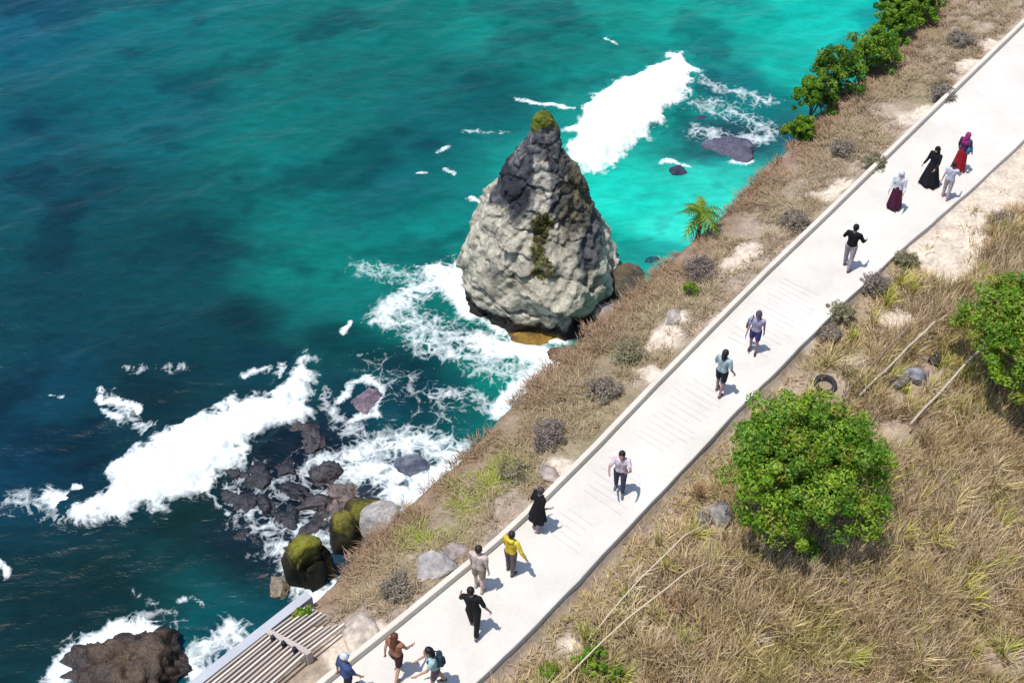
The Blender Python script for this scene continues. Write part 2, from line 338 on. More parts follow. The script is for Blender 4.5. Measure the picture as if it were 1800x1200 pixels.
# ------------------------------------------------------------------ path and kerb
def concrete(name, rgb, stain=.9):
    m, n, l, b = mat_base(name); co = n.new('ShaderNodeNewGeometry').outputs['Position']
    r = n.new('ShaderNodeRGB'); r.outputs[0].default_value = (*[float(q) for q in lin(*rgb, k=1.5)], 1)
    c = vary(n, l, r.outputs[0], noise(n, l, co, .7, 5, .6), stain, 1.03); c = vary(n, l, c, noise(n, l, co, 7, 6, .7), .95, 1.04)
    l.new(c, b.inputs['Base Color']); b.inputs['Roughness'].default_value = .85
    bp = n.new('ShaderNodeBump'); bp.inputs['Strength'].default_value = .3; bp.inputs['Distance'].default_value = .01
    l.new(noise(n, l, co, 40, 5, .7), bp.inputs['Height']); l.new(bp.outputs[0], b.inputs['Normal']); return m
M_PATH = concrete('path_concrete', (234, 226, 215), .84); M_KERB = concrete('kerb_concrete', (234, 222, 206), .85)
M_RIB = concrete('rib_concrete', (220, 213, 210), .85); M_STEP = concrete('step_concrete', (202, 188, 178), .8); M_PARA = concrete('parapet_concrete', (196, 198, 204), .85)
def sweep(avals, sections):
    """sections(a) -> list of (b, z) going round; closed ends"""
    V = []
    for a in avals:
        for b, z in sections(a): V.append((*(O2+a*dd+b*nn), z))
    k = len(sections(avals[0])); F = [tuple(f) for f in grid_faces(len(avals), k, True)]
    F.append(tuple(range(k))); F.append(tuple((len(avals)-1)*k+j for j in reversed(range(k))))
    return V, F
def pyd(name, V, F, mat, parent=None, smooth=False, loc=None):
    me = bpy.data.meshes.new(name)
    if loc is not None: V = np.asarray(V)-np.asarray(loc)
    me.from_pydata([tuple(map(float, v)) for v in V], [], F); me.update()
    for p in me.polygons: p.use_smooth = smooth
    return link(name, me, mat, parent, loc)
pa = np.arange(-30, 62, .3)
jit = lambda a, s: float((fbm(np.array([[a, 0, s]]), 1.6, 3, 5)[0]-.5)*.05)
V_, F_ = sweep(pa, lambda a: [(float(fK(a))+.02, 0), (float(fR(a))+jit(a, 2)-.02, 0), (float(fR(a))+jit(a, 2), -.02), (float(fR(a))+jit(a, 2)+.01, -.6), (float(fK(a))+.02, -.6)])
path = tag(pyd('path', V_, F_, M_PATH), 'white concrete footpath along the clifftop', kind='structure')
def kerb_sec(a):
    k = float(fK(a)); j = jit(a, 9)*.25; h = .2+jit(a, 12)*.3
    return [(k-.12+j, h-.012), (k-.105+j, h), (k+.005+j, h), (k+.018+j, h-.012), (k+.02+j, -.3), (k-.12+j, -.5)]
kerb = pyd('kerb_wall', *sweep(np.arange(-30, 62, .25), kerb_sec), M_KERB)
tag(kerb, 'low pale concrete kerb wall along the sea side of the white path', 'kerb')
ribs = []
for (x, y), nrib in (((1010,925),5),((1090,850),7),((1190,735),11),((1240,690),4),((1345,570),10),((1400,520),6)):
    a0, b0 = ab(px(x, y))
    for i in range(nrib): ribs.append((a0+(i-nrib/2)*.21+random.uniform(-.02, .02), random.uniform(.18, .3), random.uniform(.62, .84)))
for a, f0, f1 in ribs:
    k, r_ = float(fK(a)), float(fR(a)); b0, b1 = k+(r_-k)*f0, k+(r_-k)*f1; sk = random.uniform(-.03, .03)
    c = O2+a*dd+(b0+b1)/2*nn; V_ = []
    for s in (0, 1):
        bb = (b0, b1)[s]
        for da, z in ((-.016, -.01), (-.010, .009), (.010, .009), (.016, -.01)): V_.append((*(O2+(a+da+sk*(s-.5))*dd+bb*nn-c), z))
    pyd('grip_rib', V_, [(0,1,5,4),(1,2,6,5),(2,3,7,6),(3,2,1,0),(4,5,6,7),(0,4,7,3)], M_RIB, path).location = (*c, 0)

# ------------------------------------------------------------------ concrete steps down the cliff edge, bottom left
def block(P0, P1, b0, b1, z0, z1):
    """box from a=P0..P1, b=b0..b1 (may depend on a), z0..z1"""
    V = []
    for a in (P0, P1):
        q0 = b0(a) if callable(b0) else b0; q1 = b1(a) if callable(b1) else b1
        for b, z in ((q0, z0), (q1, z0), (q1, z1), (q0, z1)): V.append((*(O2+a*dd+b*nn), z))
    return V, [(3,2,1,0),(4,5,6,7),(0,1,5,4),(1,2,6,5),(2,3,7,6),(3,0,4,7)]
aD = ab(px(512, 1140, -.5))[0]; aEnd = aST - .05
stx = xy(np.array([aD-3]), np.array([(fK(aD)+fE(aD))/2]))[0]
st = bpy.data.objects.new('concrete_steps', None); COL.objects.link(st); st.location = (*stx, -1.0)
tag(st, 'wide concrete steps with low divider and parapet at the cliff edge', 'steps')
def stpart(name, VF, mat):
    V, F = VF; return pyd(name, np.array(V)-np.array(st.location), F, mat, st)
NST = 11
for i in range(NST):
    f0, f1 = i/NST*.60+.36, (i+1)/NST*.60+.36
    zt = ZE*((f0+f1)/2)**1.25 + .24
    for A0, A1 in ((aD-9, aD-.07), (aD+.07, aEnd-.10*i*(i < 5))):
        lo = lambda a, f=f1: float(fK(a)+(fE(a)-fK(a))*f)+.012; hi = lambda a, f=f0: float(fK(a)+(fE(a)-fK(a))*f)
        hi = lambda a, f=f0: float(fK(a)+(fE(a)-fK(a))*f)-.075
        stpart('step', block(A0, A1, lo, hi, zt-.09, zt+random.uniform(-.01, .02)), M_STEP if i % 3 else M_KERB)
stpart('parapet', block(aD-9, aEnd+.25, lambda a: float(fE(a))-.16, lambda a: float(fE(a))+.07, -2.2, ZE+.34), M_PARA)
for i in range(NST):
    f0, f1 = i/NST*.60+.36, (i+1)/NST*.60+.36; zt = ZE*((f0+f1)/2)**1.25+.24
    stpart('divider_wall', block(aD-.066, aD+.066, lambda a, f=f1: float(fK(a)+(fE(a)-fK(a))*f)+.013, lambda a, f=f0: float(fK(a)+(fE(a)-fK(a))*f), zt-.4, zt+.06), M_STEP)
for f in (.5, .66, .82):
    bb = float(fK(aD)+(fE(aD)-fK(aD))*f); zt = ZE*f**1.25+.1
    stpart('post', block(aD-.17, aD-.09, bb-.04, bb+.04, zt, zt+.34), plain('post_paint', (52, 50, 62)))

# ------------------------------------------------------------------ rocks
def ico(sub):
    import bmesh
    bm = bmesh.new(); bmesh.ops.create_icosphere(bm, subdivisions=sub, radius=1)
    V = np.array([v.co[:] for v in bm.verts]); F = np.array([[v.index for v in f.verts] for f in bm.faces]); bm.free(); return V, F
ICO = {k: ico(k) for k in (2, 3, 4, 5)}
def rock_shape(rad, seed, sub=4, cuts=14, rough=.22, pw=1.0):
    U, F = ICO[sub]; r = np.random.default_rng(seed); V = np.sign(U)*np.abs(U)**pw
    for _ in range(cuts):
        d = r.normal(size=3); d /= np.linalg.norm(d); h = r.uniform(.5, .85); e = V@d-h; V -= np.clip(e, 0, None)[:, None]*d*.97
    V = V*(1+rough*(fbm(U*1.7+seed, 1, 4, seed)-.5)[:, None]*2) + U*((.5-np.abs(2*fbm(U*1.3+seed, 3.2, 4, seed+3)-1))*rough*.9)[:, None]
    return V*np.array(rad), F, U
def boulder(p, rad, seed, colA, colB, label, top=None, name='boulder', cat='rock', group=None, sub=4, rotz=0., cuts=14, rough=.22, k=1.55, pw=1.0, mat=None):
    V, F, U = rock_shape(rad, seed, sub, cuts, rough, pw)
    n1 = fbm(V+seed, 1.3/max(rad)*2.5, 4, seed+7)[:, None]; n1 = sstep(.3, .7, n1)
    C = lin(*colA, k=k)*(1-n1)+lin(*colB, k=k)*n1
    if top is not None:
        t = sstep(.70, .98, U[:, 2]*.65+.7*fbm(U+seed, 4, 4, seed+9))[:, None]; C = C*(1-t)+lin(*top, k=k)*t
    return tag(link(name, mesh_np(name, V, F, C), mat or M_ROCK, loc=p, rotz=rotz), label, cat, group)
def sp(x, y, dz=0.): p = px(x, y, SEA); p[2] += dz; return p

# the tall stack: rings lofted from its profile
base = sp(962, 496); U_ = FPX/((HC-SEA)/(ST+(-.045)*CT)); Fv = CT+.045*ST
prof = [(-4,-7.9,6.6,6.8),(-.5,-7.9,6.5,6.8),(.6,-7.7,6.3,6.6),(1.3,-7.9,6.3,6.8),(2.0,-8.35,6.6,7.3),(3.2,-8.6,6.7,7.3),(4.6,-8.5,6.5,6.9),(6.2,-7.9,5.8,6.2),(8.0,-7.0,5.1,5.4),(10,-5.8,4.5,4.5),(12,-4.6,3.9,3.7),(14,-3.7,3.3,2.9),(16,-2.9,2.3,2.1),(17.6,-2.1,1.15,1.5),(18.8,-1.65,.4,.95),(19.3,-1.4,.1,.6),(19.7,-1.0,-.3,.28),(19.85,-.7,-.6,.05)]
prof = np.array(prof)*[1.04, 1, 1, 1]; NZ, NA = 240, 320
zz = np.r_[np.linspace(-4.1, 19.5, NZ-24), np.linspace(19.55, 20.62, 24)]; Lp = np.interp(zz, prof[:, 0], prof[:, 1]); Rp = np.interp(zz, prof[:, 0], prof[:, 2]); Dp = np.interp(zz, prof[:, 0], prof[:, 3])
th = np.linspace(0, 2*math.pi, NA, endpoint=False)
cth, sth = np.cos(th), np.sin(th); sq = lambda v: np.sign(v)*np.abs(v)**.86
cx = (Lp+Rp)/2; hw = (Rp-Lp)/2
VV = np.stack([cx[:, None]+hw[:, None]*sq(cth)[None], Dp[:, None]*sq(sth)[None]*(1-.12*sq(cth)[None]), np.repeat(zz[:, None], NA, 1)], -1).reshape(-1, 3)
fr = VV[:, 1] < 0; VV[:, 1] *= np.where(fr, 1+.30*np.exp(-((VV[:, 0]-1.6)/3.2)**2)*sstep(11, 4, VV[:, 2]), 1)
VV[:, :2] *= 1.05
rc = np.random.default_rng(21); SRF = VV[VV[:, 2] > 0]
for q in range(34):
    az_ = rc.uniform(0, 2*math.pi); el_ = rc.uniform(.15, .62) if q < 22 else rc.uniform(-.15, .12)
    pn = np.array([math.cos(az_)*math.cos(el_), math.sin(az_)*math.cos(el_), math.sin(el_)]); hcut = (SRF@pn).max()-rc.uniform(.35, 1.25)
    VV -= np.clip(VV@pn-hcut, 0, None)[:, None]*pn*[1, 1, 0]/(1-pn[2]**2)*sstep(19.0, 16.5, VV[:, 2])[:, None]
nrm = np.stack([np.repeat(cth[None], NZ, 0), np.repeat(sth[None], NZ, 0), np.full((NZ, NA), .25)], -1).reshape(-1, 3)
tilt = VV[:, 2]+.35*VV[:, 0]+.1*VV[:, 1]
strata = fbm(np.c_[VV[:, 0]*.12, VV[:, 1]*.12, tilt*.8], 1, 4, 201)-.5
ridg = 1-np.abs(2*fbm(VV, .28, 4, 205)-1); facet = fbm(VV, .17, 3, 209)-.5; fine = fbm(VV, 1.1, 4, 213)-.5; fis = 1-np.abs(2*fbm(VV*[1, 1, .35], .55, 3, 241)-1)
amp = np.clip(np.repeat(hw, NA)/5, .01, 1)
diag = np.c_[(VV[:, 0]*.75-VV[:, 2]*.66)*1.5, VV[:, 1]*.5, (VV[:, 0]*.66+VV[:, 2]*.75)*.28]
cr1 = np.abs(2*fbm(diag, .55, 4, 251)-1); cr2 = np.abs(2*fbm(VV*[1, 1, .6], .45, 4, 255)-1); cr3 = np.abs(2*fbm(VV, 1.6, 3, 259)-1)
upz = sstep(7, 11, VV[:, 2]+.4*VV[:, 0])
rs = np.random.default_rng(77); ci = rs.choice(len(VV), 170, replace=False); cpt = VV[ci]; wv = VV + (np.c_[fbm(VV, .8, 3, 261), fbm(VV, .8, 3, 265), fbm(VV, .8, 3, 269)]-.5)*1.6
dm = np.full(len(VV), 1e9); d2m = dm.copy(); own = np.zeros(len(VV), int)
for q in range(170):
    dq = np.sqrt((((wv-cpt[q])*[1, 1, 1.5])**2).sum(1)); cl_ = dq < dm; d2m = np.where(cl_, dm, np.minimum(d2m, dq)); own = np.where(cl_, q, own); dm = np.minimum(dm, dq)
gr_ = rs.normal(size=(170, 3))*[.16, .16, .30]; of_ = rs.normal(size=170)*.28
plate = of_[own] + ((VV-cpt[own])*gr_[own]).sum(1); gap = sstep(.45, .02, d2m-dm)
VV2 = VV + nrm*((plate*(.5-.15*upz) - gap*(.16+.12*upz) + strata*.6 + facet*.9 + (cr1-.35)*.6 + (cr2-.35)*(.7+.3*upz) + (cr3-.35)*(.16+.2*upz) + fine*.35)*amp)[:, None]
n1 = fbm(VV, .35, 4, 221); n2 = fbm(VV, 1.2, 4, 225)
pale = lin(226, 218, 196); mid = lin(178, 170, 152); grey = lin(104, 106, 112); dark = lin(66, 68, 78); olive = lin(112, 112, 66); brown = lin(122, 108, 88); moss = lin(116, 128, 40)
CC = pale*(1-n2[:, None]*.6)+mid*(n2[:, None]*.6)
def blend(C, m, c): return C*(1-m[:, None])+c*m[:, None]
x_, y_, z_ = VV.T
up = sstep(11.3, 12.0, z_+(n1-.5)*3.2-.1*x_); CC = blend(CC, up*.85, grey)
CC = blend(CC, gap*(.25+.15*upz), dark); CC = blend(CC, sstep(.16, .02, cr1)*.4, mid*.5); CC = blend(CC, sstep(.1, .0, cr2)*.4, dark)
CC = blend(CC, sstep(.44, .56, n2)*up*.8, dark)
CC = blend(CC, sstep(.35, .6, np.exp(-(((x_+3.5)/1.7)**2+((z_-13.2+(n1-.5)*2)/1.7)**2))), dark*.6)
CC = blend(CC, sstep(.3, .6, np.exp(-((x_+.8+(n1-.5)*1.5)/.85)**2))*sstep(17.2, 16.2, z_)*sstep(10, 11.5, z_), lin(206, 198, 186))
rgt = sstep(.9, 1.8, x_+(n1-.5)*3.5)*sstep(9.2, 10.2, z_+(n2-.5)*2); CC = blend(CC, rgt*.9, brown*.75+olive*.25)
CC = blend(CC, rgt*sstep(.48, .6, n2)*.6, dark)
CC = blend(CC, sstep(.3, .5, np.exp(-(((x_-4.2+(n1-.5)*2)/2.0)**2+((z_-7.9)/2.0)**2)))*.92, dark*.55+grey*.45)
CC = blend(CC, sstep(.45, .62, np.exp(-((x_+.7+.06*(z_-9)+(n1-.5)*2.2)/1.25)**2)*sstep(5.6, 7, z_)*sstep(13, 11, z_)*(.5+n2*.9))*sstep(.36, .56, fbm(VV, .9, 4, 271))*.9, olive*.8)
CC = blend(CC, sstep(.5, .62, fbm(VV, .3, 3, 229))*sstep(7, 3, z_)*.5, lin(134, 136, 116))
CC = blend(CC, sstep(18.8, 19.7, z_+(n2-.5)*2.4), moss*.85)
CC = blend(CC, sstep(1.9, 1.3, z_+(n2-.5)*1.2), lin(44, 38, 36)); CC = blend(CC, sstep(.52, .62, n1)*sstep(.6, .2, z_)*.7, lin(168, 132, 50))
stk = bpy.data.objects.new('rock_stack', None); COL.objects.link(stk); stk.location = tuple(base)
tag(stk, 'tall pointed limestone sea stack with pale face and dark top', 'rock')
Fs = grid_faces(NZ, NA, True)[:, ::-1]
VV2 = np.r_[VV2, [[cx[-1], 0, zz[-1]+.25]]]; CC = np.r_[CC, [moss]]
body = mesh_np('rock_body', VV2, Fs, CC); link('rock_body', body, M_ROCK, stk)
def quads_from(c, u, v):           # leaf quads
    V = np.stack([c-u, c-v*.55+u*.1, c+u, c+v*.55+u*.1], 1).reshape(-1, 3); return V, np.arange(len(V)).reshape(-1, 4)
def leaf_cloud(cent, rad, per, size, cols, r, up=.35, shell=.55):
    """cent (n,3), rad (n,), leaves spread through each clump"""
    n = len(cent); N = n*per; d = r.normal(size=(N, 3)); d /= np.linalg.norm(d, axis=1)[:, None]
    q = r.uniform(shell**3, 1, N)**(1/3); base_ = np.repeat(cent, per, 0); R_ = np.repeat(rad, per, 0)
    c = base_ + d*(q*R_)[:, None]*[1, 1, .8]
    nrm = d + r.normal(size=(N, 3))*.5 + [0, 0, up]; nrm /= np.linalg.norm(nrm, axis=1)[:, None]
    t = np.cross(nrm, r.normal(size=(N, 3))); t /= np.linalg.norm(t, axis=1)[:, None]; s = np.cross(nrm, t)
    L = size*r.uniform(.6, 1.3, N)[:, None]
    V, F = quads_from(c, t*L, s*L*.8)
    cl = np.asarray(cols); k = r.integers(0, len(cl), n); cc = np.repeat(cl[k], per, 0)*r.uniform(.7, 1.3, (N, 1))
    alt = r.uniform(0, 1, N) < .3; cc[alt] = cl[r.integers(0, len(cl), alt.sum())]
    return V, F, np.repeat(cc, 4, 0)
r_ = np.random.default_rng(3)
cen = np.array([[cx[-1]+dx, dy, 20.0+dz] for dx, dy, dz in ((0, 0, .3), (-.5, -.4, -.1), (.4, -.5, -.1), (0, -.8, -.3), (.2, .4, 0))])
V_, F_, C_ = leaf_cloud(cen-[0, 0, .1], r_.uniform(.25, .5, 5), 150, .12, [lin(128, 140, 44), lin(104, 120, 34), lin(150, 150, 70)], r_)
oz = np.exp(-((x_+.7+.06*(z_-9)+(n1-.5)*2.2)/1.1)**2)*sstep(5.6, 7, z_)*sstep(13, 11, z_)*sstep(.42, .58, fbm(VV, .9, 4, 271))*(y_ < 0)
oi = np.where(oz > .3)[0]; oi = r_.choice(oi, min(260, len(oi)), replace=False)
vm, fm, cm = leaf_cloud(VV2[oi], r_.uniform(.1, .28, len(oi)), 16, .09, [lin(120, 122, 56), lin(98, 104, 44), lin(140, 136, 80), lin(104, 96, 60)], r_)
link('ivy_patch', mesh_np('ivy_patch', vm, fm, cm, smooth=False), M_LEAF, stk)
link('shrub_cap', mesh_np('shrub_cap', V_, F_, C_), M_LEAF, stk)
boulder(sp(1096, 508, .6), (2.3, 2.3, 3.5), 11, (104, 96, 82), (64, 62, 62), 'dark blocky boulder leaning against the right of the rock stack', top=(120, 104, 84))  # lighter top colour paints the sunlit upper face onto the rock
boulder(sp(1068, 556, .3), (1.7, 1.6, 1.3), 12, (196, 190, 186), (168, 162, 160), 'pale grey boulder at the right foot of the rock stack')
boulder(sp(1030, 580, -.2), (2.2, 1.4, 1.1), 13, (62, 54, 48), (40, 38, 40), 'black wet rock ledge under the right of the rock stack')
boulder(sp(950, 590, -.4), (3.6, 1.3, .8), 14, (150, 118, 50), (96, 70, 48), 'yellow brown weedy ledge at the foot of the rock stack')
boulder(sp(872, 556, -.45), (2.6, .9, .7), 15, (150, 118, 108), (90, 76, 72), 'pinkish low ledge at the left foot of the rock stack')
boulder(sp(985, 622, .1), (1.6, 1.0, .8), 16, (150, 116, 96), (96, 78, 70), 'small brown rock in the white wash below the rock stack')
boulder(sp(228, 1178, -.6), (4.0, 3.4, 3.0), 21, (72, 52, 42), (40, 34, 34), 'large brown weedy rock ringed by foam, bottom left', top=(92, 72, 54), mat=M_WET, sub=5, rough=.55, cuts=6)
boulder(sp(150, 1190, -.5), (1.6, 1.4, 1.0), 22, (52, 44, 60), (40, 38, 50), 'small dark rock in foam left of the large brown rock')
boulder(sp(550, 1015, 1.0), (1.5, 1.4, 3.6), 23, (46, 42, 28), (26, 24, 20), 'tall dark block with olive mossy top near the cliff', top=(132, 132, 48), cuts=5, rough=.5, rotz=.5, pw=.55)
boulder(sp(640, 915, .6), (2.2, 1.6, 2.4), 24, (58, 54, 30), (32, 30, 22), 'dark olive weedy boulder beside the pale boulder', top=(112, 108, 40))
boulder(sp(612, 945, .4), (1.4, 1.8, 3.0), 25, (52, 48, 30), (30, 28, 22), 'dark green boulder between the mossy block and pale boulder', top=(124, 118, 50))
boulder(sp(676, 935, 1.2), (2.0, 1.8, 2.0), 26, (200, 194, 190), (172, 166, 164), 'pale grey rounded boulder touching the cliff edge', cuts=6, rough=.14)
boulder(sp(492, 1032, -.2), (1.1, 1.4, .9), 27, (168, 152, 128), (140, 126, 112), 'beige low rock in the foam left of the mossy block')
boulder(sp(440, 1012, -.75), (2.9, 1.5, 1.1), 28, (98, 86, 82), (70, 64, 72), 'flat brown rock awash left of the beige rock')
boulder(sp(1190, 297, -.35), (1.5, 1.0, .8), 31, (74, 78, 104), (60, 62, 84), 'small dark rock awash in bright turquoise water')
boulder(sp(1288, 262, -.5), (3.2, 2.4, 1.05), 32, (108, 104, 122), (74, 76, 98), 'flat purple grey reef rock near the green cliff bushes', rough=.4)
boulder(sp(1225, 210, -.55), (1.8, 1.1, .8), 33, (72, 86, 112), (54, 70, 94), 'dark reef rock in front of the right breaking wave')
boulder(sp(1147, 456, -.62), (1.1, .6, .75), 34, (28, 92, 110), (20, 70, 92), 'small sunken dark rock in turquoise water above the cliff edge')
boulder(sp(640, 706, -.2), (1.5, 1.6, .8), 35, (150, 128, 140), (96, 88, 110), 'pinkish rock ringed with foam below the stack', rough=.35)
boulder(sp(722, 818, -.25), (1.7, 1.2, .8), 36, (126, 130, 142), (84, 92, 112), 'grey rock in the white wash beside the cliff')
REEF = [(455,835),(500,815),(545,775),(575,830),(520,860),(560,880),(600,860),(585,915),(470,890),(420,880),(550,925),(600,895),(440,935),(505,905),(530,745),(410,830)]
RW = ['by the breaking wave', 'nearest the wave crest', 'below the wave tip', 'in the middle of the reef', 'low in the reef', 'with brown top', 'beside the foam wash', 'near the mossy boulders', 'in dark water', 'at the reef end', 'above the tall mossy block', 'next to the olive boulder', 'far out in dark water', 'in the reef centre', 'at the upper tip', 'touching the white foam']
for i, (x, y) in enumerate(REEF):
    ca_, cb_ = [((50, 48, 58), (26, 28, 38)), ((82, 72, 74), (38, 38, 46)), ((146, 124, 114), (80, 70, 72))][0 if x < 530 and i != 3 else (2 if x > 560 and y > 850 else 1)]
    boulder(sp(x, y, -.62 if x < 550 else -.48), (random.uniform(1.0, 1.9), random.uniform(.8, 1.3), random.uniform(.6, .85)), 300+i, ca_, cb_, 'low dark brown reef rock ' + RW[i], name='reef_rock', group='reef rocks awash', sub=4, cuts=6, rough=.7, mat=M_WET, rotz=random.uniform(0, 3))

# ------------------------------------------------------------------ rocks and odd things on the clifftop
def gp(x, y, z0=-.3):
    p = px(x, y, z0); a, b = ab(p); p[2] = float(zg(a, b)[0]); p2 = px(x, y, p[2]); a, b = ab(p2); p2[2] = float(zg(a, b)[0]); return p2
LR = [(762,1003,.42,(206,198,194),(176,168,164),'rounded pale grey boulder in the scrub beside the kerb'),
 (800,975,.25,(196,180,172),(164,150,146),'small pinkish grey rock by the kerb'),(1268,905,.32,(176,168,160),(120,116,116),'grey jagged rock left of the round green tree'),
 (1235,915,.22,(150,142,136),(100,96,98),'darker small rock left of the round green tree'),(1612,662,.33,(178,176,182),(130,128,138),'pale grey rock among debris below the right tree'),
 (1580,672,.25,(150,146,152),(104,100,108),'grey rock beside the tyre under the pole'),(1650,635,.3,(70,64,66),(50,48,52),'dark rock close to the right tree'),
 (630,1122,.45,(228,212,196),(208,190,172),'flat cream rock slab by the kerb above the steps'),(965,835,.28,(205,188,178),(176,160,152),'pinkish flat rock by the kerb'),
 (1340,1130,.22,(170,162,160),(130,124,124),'grey stone half buried in dry grass'),(1185,560,.26,(214,200,188),(180,166,156),'pale stone on the sandy verge')]
for i, (x, y, s, cA, cB, lb) in enumerate(LR):
    s *= 1.15; p = gp(x, y); boulder(p+[0, 0, s*.1], (s*1.15, s*.9, s*.7), 400+i, cA, cB, lb, sub=3, rotz=i*.7)
def tube(pts, rad, nseg=8):
    pts = np.asarray(pts, float); n = len(pts); rad = np.broadcast_to(rad, (n,)); V = []
    t = np.gradient(pts, axis=0); t /= np.linalg.norm(t, axis=1)[:, None]
    ref = np.array([0, 0, 1.]) if abs(t[0][2]) < .9 else np.array([1., 0, 0])
    for i in range(n):
        u = np.cross(t[i], ref); u /= np.linalg.norm(u); v = np.cross(t[i], u)
        for k in range(nseg): an = 2*math.pi*k/nseg; V.append(pts[i]+rad[i]*(math.cos(an)*u+math.sin(an)*v))
    F = [tuple(f) for f in grid_faces(n, nseg, True)]; F.append(tuple(range(nseg))[::-1]); F.append(tuple((n-1)*nseg+k for k in range(nseg)))
    return np.array(V), F
def pole(pixels, lift, rad, label, name, cat, mat, sag=0.0):
    P = np.array([gp(x, y)+[0, 0, h] for (x, y), h in zip(pixels, lift)])
    t = np.linspace(0, 1, 24); s = np.linspace(0, 1, len(P)); Q = np.stack([np.interp(t, s, P[:, k]) for k in range(3)], 1)
    Q[:, 2] -= sag*np.sin(math.pi*t); Q += (np.c_[fbm(np.c_[t*6, t*0, t*0], 1, 2, 5), fbm(np.c_[t*6, t*0, t*0], 1, 2, 8), t*0]-[.5, .5, 0])*.05
    V, F = tube(Q, rad); tag(pyd(name, V, F, mat, smooth=True, loc=Q[0]), label, cat)
M_POLE = plain('bleached_wood', (205, 188, 170)); M_ROPE = plain('rope', (226, 208, 182))
pole([(1592, 765), (1722, 640)], [.45, .95], .034, 'bleached pole leaning out from the right tree', 'wooden_pole', 'pole', M_POLE)
pole([(1505, 712), (1630, 605)], [.4, .75], .03, 'bleached pole lying beside the old tyre', 'wooden_pole', 'pole', M_POLE)
pole([(1475, 712), (1590, 600)], [.3, .6], .02, 'thin greyish stick alongside the bleached pole by the tyre', 'stick', 'stick', plain('grey_wood', (150, 132, 120)))
pole([(985, 1210), (1100, 1120), (1200, 1045), (1260, 985)], [.3, .85, .85, .15], .017, 'long pale rope across dry grass, nearest the bottom edge', 'rope', 'rope', M_ROPE)
pole([(1030, 1135), (1120, 1050), (1200, 975), (1245, 925)], [.2, .8, .8, .15], .016, 'long pale rope across dry grass, nearest the path', 'rope', 'rope', M_ROPE)
an = np.linspace(0, 2*math.pi, 33)[:-1]; bn = np.linspace(0, 2*math.pi, 11)[:-1]
TV = np.array([[(.26+.065*math.cos(q))*math.cos(p), (.26+.065*math.cos(q))*math.sin(p), .05*math.sin(q)] for p in an for q in bn])
TF = grid_faces(33, 10, True); TF = np.vectorize(lambda i: i % 320)(TF)
ty = link('old_tyre', mesh_np('old_tyre', TV, TF), plain('rubber', (58, 54, 56), .8), loc=gp(1450, 678)+[0, 0, .10]); ty.rotation_euler = (.16, .05, .2)
tag(ty, 'old dark tyre lying in dry scrub between the two trees', 'tyre')

# ------------------------------------------------------------------ trees and bushes
def limb(V, F, p0, p1, r0, r1, bend, r, n=6):
    t = np.linspace(0, 1, n)[:, None]; off = r.normal(size=3)*bend
    pts = p0*(1-t)+p1*t+np.sin(math.pi*t)*off; v, f = tube(pts, np.linspace(r0, r1, n), 7)
    o = sum(len(q) for q in V); V.append(v); F += [tuple(int(i)+o for i in ff) for ff in f]; return pts
def tree(p, label, height, crown, seed, cols, nclump=170, per=90, leaf=.075, squash=.85, name='tree', cat='tree', group=None, lean=(0, 0), low=.2, trunk=.09, clump=.3):
    r = np.random.default_rng(seed); o = bpy.data.objects.new(name, None); COL.objects.link(o); o.location = tuple(map(float, p)); tag(o, label, cat, group)
    height *= 1.2; crown *= 1.26; cz = height-crown*squash; c0 = np.array([lean[0], lean[1], cz]); V, F = [], []
    fork = np.array([lean[0]*.4, lean[1]*.4, max(.12, cz*.45)]); limb(V, F, np.array([0, 0, -.3]), fork, trunk, trunk*.75, .05, r)
    d = r.normal(size=(nclump, 3)); d /= np.linalg.norm(d, axis=1)[:, None]; d[:, 2] = np.where(d[:, 2] < -.5, -d[:, 2]*.6, d[:, 2])
    lump = .72+.5*fbm(d*1.6+seed, 1, 3, seed); q = np.where(r.uniform(0, 1, nclump) < .75, r.uniform(.8, 1.0, nclump), r.uniform(.35, .8, nclump))
    ld = r.normal(size=(11, 3)); ld /= np.linalg.norm(ld, axis=1)[:, None]; ld[:, 2] = np.abs(ld[:, 2])*1.1-.25; lr = r.uniform(.42, .6, 11); pk = r.integers(0, 11, nclump)
    lob = ld[pk]*(.95-lr[pk])[:, None]*r.uniform(.85, 1.12, 11)[pk][:, None] + d*(q*lr[pk]*(.8+.4*lump))[:, None]
    cen = c0 + lob*crown*[1, 1, squash]; cen[:, 2] = np.maximum(cen[:, 2], low)
    for k in range(9):
        tgt = c0+(cen[r.integers(nclump)]-c0)*.85; pts = limb(V, F, fork-[0, 0, .04], tgt, trunk*.55, trunk*.14, .12, r)
        for _ in range(3): limb(V, F, pts[3], c0+(cen[r.integers(nclump)]-c0)*.9, trunk*.22, trunk*.07, .08, r, 4)
    pyd('trunk', np.concatenate(V), F, M_BARK, o, True)
    V_, F_, C_ = leaf_cloud(cen, r.uniform(.45, 1.2, nclump)*clump*.8*crown/1.6, per, leaf, cols, r)
    link('crown', mesh_np('crown', V_, F_, C_, smooth=False), M_LEAF, o); return o
G1 = [lin(132, 176, 40), lin(108, 158, 34), lin(166, 198, 60), lin(90, 140, 32), lin(140, 182, 74), lin(178, 204, 84), lin(170, 170, 70)]
G2 = [lin(86, 134, 34), lin(64, 110, 28), lin(116, 158, 46), lin(146, 172, 56)]
tree(gp(1393, 912), 'round bright green tree standing in the dry grass', 3.0, 1.62, 5, G1, 420, 125, .054, low=.5, clump=.31)
tree(gp(1774, 690), 'green tree with dark underside cut by the right edge', 3.1, 1.62, 6, G1, 330, 120, .054, low=.45, clump=.28)
tree(gp(1862, 915), 'dark green tree mostly beyond the right edge of the photo', 2.2, .8, 8, G2, 100, 80, .075)
